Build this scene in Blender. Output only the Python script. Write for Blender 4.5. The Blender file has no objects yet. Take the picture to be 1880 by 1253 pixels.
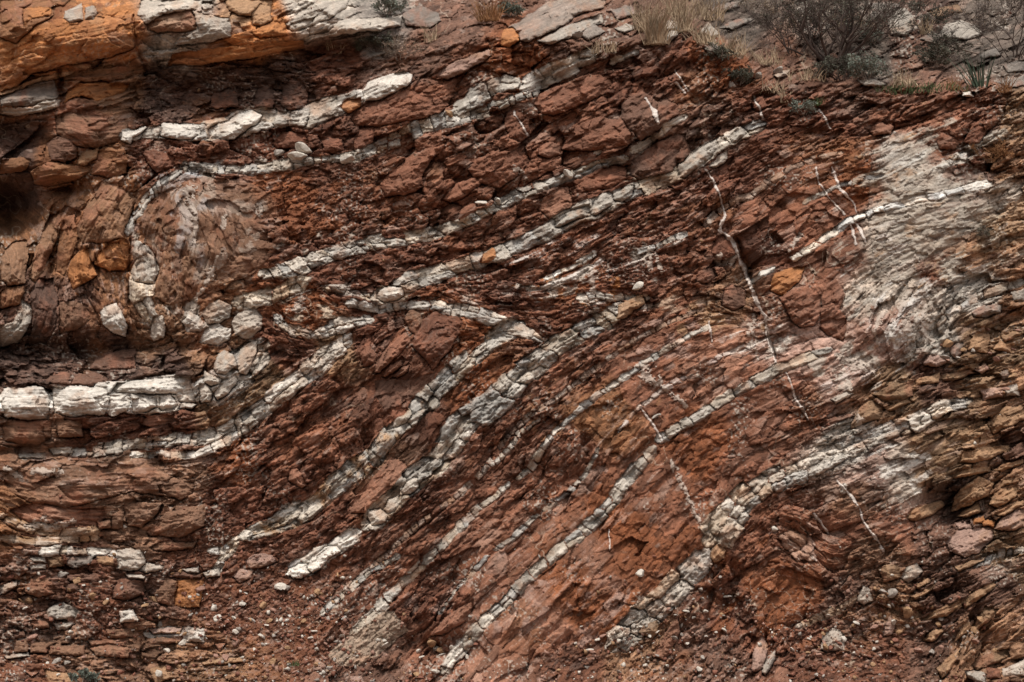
import bpy, math, random, time
import numpy as np
from mathutils import Vector, Matrix

T0 = time.time()
scene = bpy.context.scene
COL = scene.collection
rng = np.random.default_rng(7)
random.seed(7)

# ------------------------------------------------------------------ camera
PW, PH = 1880.0, 1253.0
CAM = np.array([0.0, -11.0, 1.7])
PITCH = math.radians(6.7)
FOCAL, SENSOR = 42.0, 36.0
cam_data = bpy.data.cameras.new("camera")
cam_data.lens = FOCAL
cam_data.sensor_width = SENSOR
cam_data.clip_start = 0.05
cam_data.clip_end = 2000
cam = bpy.data.objects.new("camera", cam_data)
COL.objects.link(cam)
cam.location = CAM
cam.rotation_euler = (math.radians(90) + PITCH, 0, 0)
scene.camera = cam

# ------------------------------------------------------------------ sky, sun, exposure
SUN_EL, SUN_AZ = math.radians(66), math.radians(-30)      # azimuth measured from straight behind the camera
world = bpy.data.worlds.new("World")
scene.world = world
world.use_nodes = True
wn = world.node_tree
bg = wn.nodes["Background"]
sky = wn.nodes.new("ShaderNodeTexSky")
sky.sky_type = 'NISHITA'
sky.sun_disc = False
sky.sun_elevation = SUN_EL
sky.sun_rotation = math.radians(180) + SUN_AZ
sky.air_density = 1.0
sky.dust_density = 4.0
hs = wn.nodes.new("ShaderNodeHueSaturation")
hs.inputs["Saturation"].default_value = 0.10
wn.links.new(sky.outputs[0], hs.inputs["Color"])
wn.links.new(hs.outputs[0], bg.inputs[0])
bg.inputs[1].default_value = 0.065
sun_d = bpy.data.lights.new("sun", 'SUN')
sun_d.energy = 1.5
sun_d.angle = math.radians(10)
sun_d.color = (1.0, 0.95, 0.88)
sun = bpy.data.objects.new("sun", sun_d)
COL.objects.link(sun)
sd = Vector((math.sin(SUN_AZ) * math.cos(SUN_EL), -math.cos(SUN_AZ) * math.cos(SUN_EL), math.sin(SUN_EL)))
sun.rotation_euler = sd.to_track_quat('Z', 'Y').to_euler()
scene.view_settings.view_transform = 'Standard'
scene.view_settings.look = 'None'
scene.view_settings.gamma = 1
scene.view_settings.use_curve_mapping = False
scene.view_settings.exposure = 1.18

# ------------------------------------------------------------------ pixel -> point helper
KX = SENSOR / FOCAL / PW
cp, sp_ = math.cos(PITCH), math.sin(PITCH)

def rays(px, py):
    a = (px - PW / 2) * KX
    b = (PH / 2 - py) * KX
    dx = a
    dy = cp - b * sp_
    dz = sp_ + b * cp
    return dx / dy, dz / dy           # per metre of world Y

def at(px, py, Y):
    """world point seen at photo pixel px,py at distance Y (metres, along world Y from the camera)"""
    rx, rz = rays(np.asarray(px, float), np.asarray(py, float))
    return np.stack([CAM[0] + rx * Y, CAM[1] + Y + 0 * rx, CAM[2] + rz * Y], -1)

PXM = 0.0052      # metres per photo pixel on the face

# ------------------------------------------------------------------ noise
_tab = np.random.default_rng(11).random((256, 256)).astype(np.float32)

def vnoise(x, y, seed=0):
    x = x + seed * 37.17; y = y + seed * 91.73
    xi = np.floor(x).astype(np.int32); yi = np.floor(y).astype(np.int32)
    fx = (x - xi).astype(np.float32); fy = (y - yi).astype(np.float32)
    fx = fx * fx * (3 - 2 * fx); fy = fy * fy * (3 - 2 * fy)
    x0 = xi & 255; x1 = (xi + 1) & 255; y0 = yi & 255; y1 = (yi + 1) & 255
    a = _tab[y0, x0]; b = _tab[y0, x1]; c = _tab[y1, x0]; d = _tab[y1, x1]
    return (a + (b - a) * fx) * (1 - fy) + (c + (d - c) * fx) * fy

def fbm(x, y, sc, octv=4, seed=0, gain=0.5):
    s = 0; amp = 1; tot = 0
    for o in range(octv):
        s = s + amp * (vnoise(x / sc, y / sc, seed + o * 5) - 0.5)
        tot += amp; amp *= gain; sc = sc / 2.03
    return s / tot * 2

def blur(a, r):
    r = int(r)
    for ax in (0, 1):
        p = [(0, 0), (0, 0)]; p[ax] = (r + 1, r)
        c = np.cumsum(np.pad(a, p, mode='edge').astype(np.float64), axis=ax)
        n = 2 * r + 1
        if ax == 0: a = (c[n:] - c[:-n]) / n
        else: a = (c[:, n:] - c[:, :-n]) / n
    return a.astype(np.float32)

# ------------------------------------------------------------------ grid in photo pixels of the face
ST = 1.35
ML, MR, MT, MB_ = 180, 180, 110, 70
gx = np.arange(-ML, PW + MR, ST, dtype=np.float32)
gy = np.arange(-MT, PH + MB_, ST, dtype=np.float32)
W, H = len(gx), len(gy)
GX, GY = np.meshgrid(gx, gy)

def win(x0, x1, y0, y1):
    i0 = max(0, int((x0 + ML) / ST)); i1 = min(W, int((x1 + ML) / ST) + 2)
    j0 = max(0, int((y0 + MT) / ST)); j1 = min(H, int((y1 + MT) / ST) + 2)
    return slice(j0, max(j0, j1)), slice(i0, max(i0, i1))

# ------------------------------------------------------------------ rock colours (linear albedo)
C = dict(
    red=(0.181, 0.078, 0.046), redd=(0.138, 0.057, 0.034), redl=(0.236, 0.115, 0.073), rust=(0.188, 0.067, 0.029),
    brown=(0.135, 0.070, 0.047), dark=(0.085, 0.048, 0.035), mauve=(0.190, 0.102, 0.062),
    orange=(0.400, 0.165, 0.060), oran2=(0.215, 0.100, 0.048), tan=(0.330, 0.195, 0.110), tand=(0.240, 0.130, 0.074),
    grey=(0.350, 0.308, 0.262), greyd=(0.200, 0.170, 0.145), pale=(0.430, 0.370, 0.310), white=(0.590, 0.535, 0.470),
    soil=(0.125, 0.052, 0.030), olive=(0.215, 0.130, 0.075), stain=(0.350, 0.285, 0.230), pink=(0.330, 0.210, 0.165), drab=(0.115, 0.088, 0.070), bright=(0.72, 0.66, 0.60),
    cream=(0.50, 0.40, 0.30))

# zones: x, y, colour, cell size, aspect, relief, lamination, chips
Z = [
 (60,20,'oran2',30,1.5,0.8,0.6,0.5),(40,80,'orange',45,1.6,0.5,0.8,0.5),(130,60,'orange',45,1.6,0.5,0.8,0.5),(210,60,'orange',40,1.6,0.5,0.8,0.5),
 (330,20,'pale',24,1.3,1,0.4,0.6),(330,60,'grey',24,1.5,1,0.5,0.5),(430,80,'orange',30,3,0.7,0.8,0.4),(500,50,'orange',26,1.7,0.9,0.5,0.6),
 (450,20,'tan',26,1.2,1,0.3,0.6),(580,20,'pale',24,2,0.9,0.5,0.6),(700,60,'greyd',16,2.5,0.9,0.8,0.8),(820,30,'brown',14,2,0.8,0.6,1),
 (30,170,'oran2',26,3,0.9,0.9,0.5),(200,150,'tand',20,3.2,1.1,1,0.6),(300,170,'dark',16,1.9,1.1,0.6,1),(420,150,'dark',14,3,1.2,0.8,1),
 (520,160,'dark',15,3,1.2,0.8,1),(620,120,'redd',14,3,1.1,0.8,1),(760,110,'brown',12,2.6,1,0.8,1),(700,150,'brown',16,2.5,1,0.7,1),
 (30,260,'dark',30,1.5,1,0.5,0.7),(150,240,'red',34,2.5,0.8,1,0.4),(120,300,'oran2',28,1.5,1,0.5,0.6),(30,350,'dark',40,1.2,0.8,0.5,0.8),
 (200,300,'oran2',26,1.5,1,0.5,0.6),(280,280,'redd',22,1.6,1.2,0.5,0.9),(420,275,'redd',24,1.5,1.2,0.5,0.9),(560,260,'redd',22,1.5,1.2,0.5,0.9),
 (740,190,'red',28,1.8,1.2,0.7,0.7),(860,150,'red',20,2.2,1.2,0.7,0.8),(950,120,'rust',18,1.8,1.2,0.6,1),
 (180,370,'oran2',34,1.3,0.9,0.8,0.7),(120,440,'oran2',36,1.3,0.9,0.8,0.6),(30,430,'oran2',30,1.3,1,0.5,0.6),(220,440,'oran2',30,1.5,0.9,0.9,0.6),
 (400,400,'mauve',50,1.6,0.45,0.5,0.6),(540,350,'rust',12,1.5,0.8,0.3,1.2),(620,340,'soil',10,1.5,0.8,0.2,1.3),(560,420,'redd',14,1.7,1,0.5,1.1),
 (700,400,'redd',16,1.8,1.1,0.5,1),(800,360,'red',30,1.7,1.3,0.7,0.8),(900,260,'red',28,1.8,1.3,0.7,0.8),(1000,240,'red',30,1.7,1.3,0.7,0.8),
 (1070,180,'red',36,1.6,1.2,0.7,0.7),(1150,160,'redd',20,2,1.3,0.7,1),(1250,140,'redd',18,2.4,1.3,0.9,1),(1320,110,'rust',12,2,1,0.6,1.2),
 (1080,260,'red',40,1.5,1.1,0.7,0.6),(1200,220,'brown',40,1.4,1,0.8,0.6),(1220,290,'brown',40,1.5,1,0.8,0.6),(1310,210,'brown',18,2.2,1.2,0.8,1),
 (1050,60,'brown',14,2,1,0.6,1),(1180,40,'brown',14,1.8,0.9,0.6,1),(1350,50,'drab',18,2,0.9,0.7,0.9),(1500,40,'drab',16,2,0.9,0.6,1),
 (1440,110,'brown',18,2.6,1,0.8,0.9),(1400,190,'redd',15,2.8,1.1,0.9,1),(1560,160,'brown',14,3,1.32,0.75,1),(1600,110,'drab',18,2,0.9,0.6,0.9),
 (1680,100,'brown',14,3,1.2,0.75,1),(1780,60,'drab',20,2.4,0.9,0.9,0.9),(1700,20,'dark',20,2.6,1,0.8,0.9),(1850,100,'drab',18,3,1.08,0.75,0.9),
 (1500,230,'redd',14,2.8,1.1,0.9,1),(1650,210,'red',15,3.4,1.32,0.75,1),(1800,200,'red',15,3.4,1.44,0.75,1),(1860,220,'olive',14,3.4,1.2,0.75,1),
 (700,500,'redd',15,1.8,1.1,0.5,1.1),(600,500,'redd',15,1.8,1.1,0.5,1),(900,430,'red',20,2,1.2,0.6,0.9),(1000,470,'red',16,2.6,1.2,0.9,1),
 (1080,450,'red',14,3,1.1,1,1),(1150,400,'redd',12,2.6,1.1,0.9,1),(1250,370,'redd',12,2.6,1.1,0.9,1),(1150,500,'redd',16,2.4,1.1,0.8,1),
 (1060,525,'rust',12,2.8,1,0.9,1),(1280,480,'red',20,1.6,1.1,0.6,0.9),(1350,350,'redd',22,2,1.1,0.7,0.9),(1420,430,'redd',50,1.7,0.7,0.8,0.7),
 (1400,380,'red',40,1.8,0.8,0.8,0.7),(1520,420,'red',50,1.8,0.6,0.8,0.7),(1480,350,'red',50,2,0.5,0.8,0.7),(1560,330,'rust',26,2,0.8,0.6,1),
 (1530,470,'red',60,1.6,0.5,0.7,0.6),(1600,560,'stain',26,1.6,0.8,1.1,0.8),(1670,300,'stain',26,2,0.28,0.495,0.9),(1700,400,'stain',28,2.2,0.28,0.55,0.9),
 (1650,440,'stain',24,2.4,0.48,0.55,0.9),(1720,270,'red',20,2.2,0.8,0.385,0.9),(1790,300,'redd',20,2,0.88,0.44,0.9),(1850,300,'tand',13,3.4,1.32,0.75,1),
 (1850,370,'stain',22,3,0.96,0.75,0.7),(1830,430,'olive',24,3,0.84,0.75,0.7),(1860,480,'tand',22,3,0.96,0.75,0.7),(1770,470,'tand',24,3,0.672,0.4125,0.7),
 (1700,480,'red',20,2,0.56,0.605,0.8),(1650,520,'stain',20,1.8,0.64,0.66,0.8),
 (80,560,'brown',24,1.5,1,0.8,0.8),(150,560,'brown',26,1.3,0.9,0.7,0.8),(210,540,'oran2',24,1.3,1,0.6,0.8),(330,560,'tand',24,1.3,0.9,0.6,0.8),
 (60,650,'dark',18,2.2,1.2,0.7,1),(200,660,'dark',22,2,1.2,0.7,0.9),(330,660,'dark',20,2,1.2,0.6,1),(300,610,'tand',15,1.6,1,0.5,1),
 (60,790,'mauve',34,2,1,0.8,0.6),(180,780,'redd',20,2.6,1.1,0.8,0.9),(300,770,'redd',18,2.6,1.1,0.8,0.9),(420,740,'olive',16,3,1,0.9,0.9),
 (560,560,'rust',14,1.6,1,0.5,1),(520,640,'redd',18,2.2,1.1,0.7,0.9),(600,720,'red',20,2.4,1.1,0.8,0.9),(560,780,'red',22,2,1.1,0.7,0.9),
 (680,620,'redd',22,2,1.1,0.7,0.8),(760,640,'red',34,1.8,0.9,0.7,0.7),(850,600,'rust',16,2,1,0.6,1),(740,720,'redd',44,1.6,0.6,0.6,0.8),
 (640,830,'red',18,2,1.1,0.6,1),(500,840,'red',22,2,1.1,0.7,0.9),(560,880,'redd',24,2,1.1,0.7,0.9),(430,850,'rust',16,2,1,0.6,1),
 (200,880,'mauve',50,2.6,0.6,1,0.6),(60,880,'mauve',50,2.6,0.6,1,0.6),(330,880,'mauve',24,2.2,0.9,0.9,0.8),(100,960,'red',40,2.6,0.6,1,0.6),
 (250,980,'mauve',24,2,1,0.7,0.8),(420,920,'redd',15,1.6,1,0.5,1.1),(350,1000,'soil',12,1.6,0.8,0.3,1.2),(30,920,'oran2',24,3,0.8,1,0.6),
 (900,520,'redd',14,2.4,1.1,0.8,1),(980,550,'redd',14,2.6,1.1,0.8,1),(1080,560,'redd',14,2.6,1.1,0.8,1),(1000,600,'redd',18,2.2,1,0.7,1),
 (860,680,'rust',18,2.4,0.9,0.8,1),(960,640,'redd',18,2.4,0.9,0.8,1),(1050,680,'red',18,2.4,0.9,0.8,1),(960,830,'red',24,2,1,0.8,0.9),
 (1040,830,'red',30,1.8,0.9,0.7,0.9),(1100,760,'oran2',34,1.6,0.48,0.525,0.6),(1180,700,'red',30,2,0.48,0.6,0.675),(1260,600,'red',26,2.2,0.7,1,0.8),
 (1340,560,'tand',18,3,0.8,1.2,0.8),(1300,640,'redl',40,2,0.5,1,0.7),(1400,600,'redl',24,2,0.8,0.9,0.8),(1460,640,'pink',30,2.4,0.5,1.1,0.7),
 (1560,640,'pink',26,2.6,0.5,1.2,0.7),(1620,610,'pink',22,1.6,0.7,0.6,0.7),(1690,570,'stain',24,1.4,0.8,0.6,0.7),(1540,690,'pink',30,2.6,0.5,1.1,0.7),
 (1400,740,'red',36,2,0.48,0.6,0.675),(1500,760,'red',24,2.4,0.8,0.9,0.9),(1280,830,'rust',28,1.8,0.56,0.45,0.675),(1350,880,'red',30,1.8,0.56,0.45,0.675),
 (1150,960,'rust',34,1.8,0.56,0.45,0.675),(1200,900,'red',34,1.8,0.48,0.45,0.675),(1080,1040,'redl',50,2,0.4,0.6,0.525),(1000,1140,'redl',60,2.2,0.4,0.6,0.45),
 (900,1050,'red',44,2.2,0.48,0.675,0.525),(800,1080,'redd',24,2.2,0.8,0.9,0.9),(740,1000,'red',18,2.6,0.9,1,0.9),(620,980,'redd',18,2.4,1,0.9,0.9),
 (880,960,'red',22,2.2,0.64,0.675,0.675),(760,930,'redd',16,2.4,1,0.9,1),(700,880,'mauve',44,2.4,0.5,1.1,0.6),(580,1080,'soil',11,1.6,0.8,0.2,1.2),
 (450,1050,'soil',11,1.6,0.8,0.2,1.2),(430,1130,'soil',10,1.4,0.7,0.2,1.2),(520,1180,'soil',9,1.4,0.5,0.1,1.1),(150,1050,'soil',14,2,1,0.3,1.2),
 (60,1100,'brown',18,2.2,1.2,0.4,1.1),(280,1080,'brown',18,1.8,1,0.4,1),(180,1120,'soil',13,1.6,0.9,0.2,1.2),(120,1190,'mauve',22,2.2,1.25,0.4,0.9),
 (260,1190,'mauve',22,2.2,1.25,0.4,0.9),(380,1220,'tand',16,2.6,0.9,0.8,1),(80,1240,'soil',12,2,0.8,0.4,1.1),(650,1160,'soil',12,1.8,0.8,0.4,1.2),
 (700,1230,'brown',16,2.2,0.9,0.5,1),(800,1220,'red',22,2,0.9,0.6,1),(900,1200,'redl',50,2.2,0.4,0.6,0.45),(1040,1220,'soil',13,1.6,0.64,0.3,0.825),
 (1100,1130,'rust',20,1.8,0.64,0.45,0.75),(1060,1060,'rust',34,1.8,0.48,0.45,0.6),(1150,1190,'tand',11,1.4,0.9,0.4,1.2),(1300,1200,'brown',15,1.6,1,0.4,1.1),
 (1420,1100,'rust',34,1.4,0.56,0.3,0.75),(1340,1120,'redd',20,1.5,1,0.4,1),(1390,990,'red',26,1.8,0.9,0.6,0.9),(1460,960,'red',20,1.8,0.9,0.6,1),
 (1470,1180,'redd',16,1.6,1,0.4,1.1),(1580,920,'mauve',40,2.4,0.6,1,0.7),(1560,980,'red',40,2.4,0.6,1,0.7),(1640,960,'red',40,2.4,0.6,1,0.7),
 (1640,860,'stain',34,2,0.5,0.9,0.6),(1700,840,'olive',34,2.6,0.5,1.1,0.6),(1600,860,'pink',24,2,0.6,0.9,0.8),(1750,790,'olive',24,3.4,0.96,0.75,0.7),
 (1560,810,'grey',12,2.2,1,0.8,1),(1600,740,'tand',15,3.4,1.32,0.75,0.8),(1700,700,'brown',14,3.4,1.44,0.75,0.8),(1800,680,'olive',16,3.4,1.44,0.75,0.8),
 (1640,720,'olive',22,2.6,0.9,1,0.8),(1860,620,'olive',20,3,1.08,0.75,0.8),(1800,600,'olive',22,3,0.96,0.75,0.8),(1720,620,'grey',20,1.5,1.1,0.6,0.8),
 (1860,560,'tand',18,3.4,1.08,0.75,0.7),(1800,540,'grey',16,3.4,1.08,0.75,0.7),(1860,740,'tand',26,3.2,1.08,0.75,0.6),(1800,820,'tan',22,3.2,1.32,0.75,0.6),
 (1870,840,'brown',18,3.2,1.44,0.75,0.7),(1780,920,'dark',20,2.6,1.3,0.8,0.8),(1860,900,'tand',20,2.6,1.3,0.8,0.7),(1720,980,'brown',16,2.6,1.2,0.8,0.9),
 (1860,1020,'olive',24,3.4,0.96,0.75,0.8),(1820,1080,'brown',26,3.4,0.96,0.75,0.8),(1720,1090,'brown',14,3.2,1.32,0.75,1),(1640,1100,'tand',13,1.8,1.1,0.7,1),
 (1600,1010,'mauve',16,2.4,1,0.8,1),(1560,1120,'brown',14,1.6,1.1,0.6,1),(1850,1150,'tand',22,3.4,1.2,0.75,0.6),(1780,1190,'tand',20,3.4,1.32,0.75,0.7),
 (1700,1180,'brown',14,1.8,1,0.5,1.1),(1600,1200,'soil',12,1.6,0.9,0.3,1.2),(1840,1230,'tand',18,2.6,1,0.8,0.8),(1520,1230,'soil',11,1.5,0.8,0.2,1.2),
 (620,650,'olive',14,2,0.9,0.7,1),(360,640,'tand',18,1.4,1,0.5,1),(480,690,'olive',16,3,0.9,1,0.8)]

# extra bedding directions: x, y, rise angle in degrees
TH = [(340,380,-60),(350,450,80),(305,430,78),(40,80,14),(200,60,14),(430,90,8),(520,40,25),(700,60,12),(30,180,10),(200,160,12),(400,160,-8),(520,150,-12),(620,130,10),(150,235,-6),
 (100,310,8),(30,400,-40),(180,380,48),(100,470,72),(80,560,75),(170,520,-70),(130,420,60),(220,470,-60),(340,430,60),(420,420,-68),(300,500,80),(480,380,20),
 (60,660,-4),(220,650,4),(340,660,14),(560,400,24),(700,380,26),(800,330,40),(900,280,32),(1000,250,28),(1080,180,30),(1200,140,42),(1280,110,38),(1400,100,28),
 (1480,140,30),(1600,200,22),(1800,200,26),(1860,250,24),(1700,100,25),(1500,250,28),(1850,320,24),(1860,420,18),(1750,450,22),(1650,470,22),(1650,300,30),(1620,590,62),
 (1700,560,40),(1600,650,35),(1480,650,22),(1350,560,-22),(1280,580,10),(1400,380,34),(1320,470,30),(1500,500,40),(1180,500,20),(1050,520,14),(960,540,-8),(850,560,-18),
 (560,570,20),(600,560,-35),(700,640,58),(760,660,50),(780,590,70),(560,780,40),(480,850,32),(400,880,25),(300,880,-4),(180,880,4),(60,900,-14),(100,960,-4),(250,960,2),(60,1050,3),(250,1100,2),
 (120,1190,-2),(400,1100,20),(420,1200,10),(560,1120,35),(640,1020,45),(800,1000,45),(700,880,44),(960,1100,48),(1080,1000,46),(1150,1100,50),(1250,950,42),(1400,1000,45),(1420,1150,65),
 (1560,950,24),(1650,930,24),(1560,770,30),(1700,760,24),(1800,690,14),(1860,760,24),(1800,830,20),(1820,900,32),(1860,960,25),(1740,1000,25),(1700,1090,22),(1620,1100,-30),
 (1780,1110,34),(1860,1060,22),(1760,1190,62),(1820,1150,38),(1870,1130,28),(1860,1200,18),(1600,1200,0),(1800,560,24),(1860,600,20)]
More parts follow.
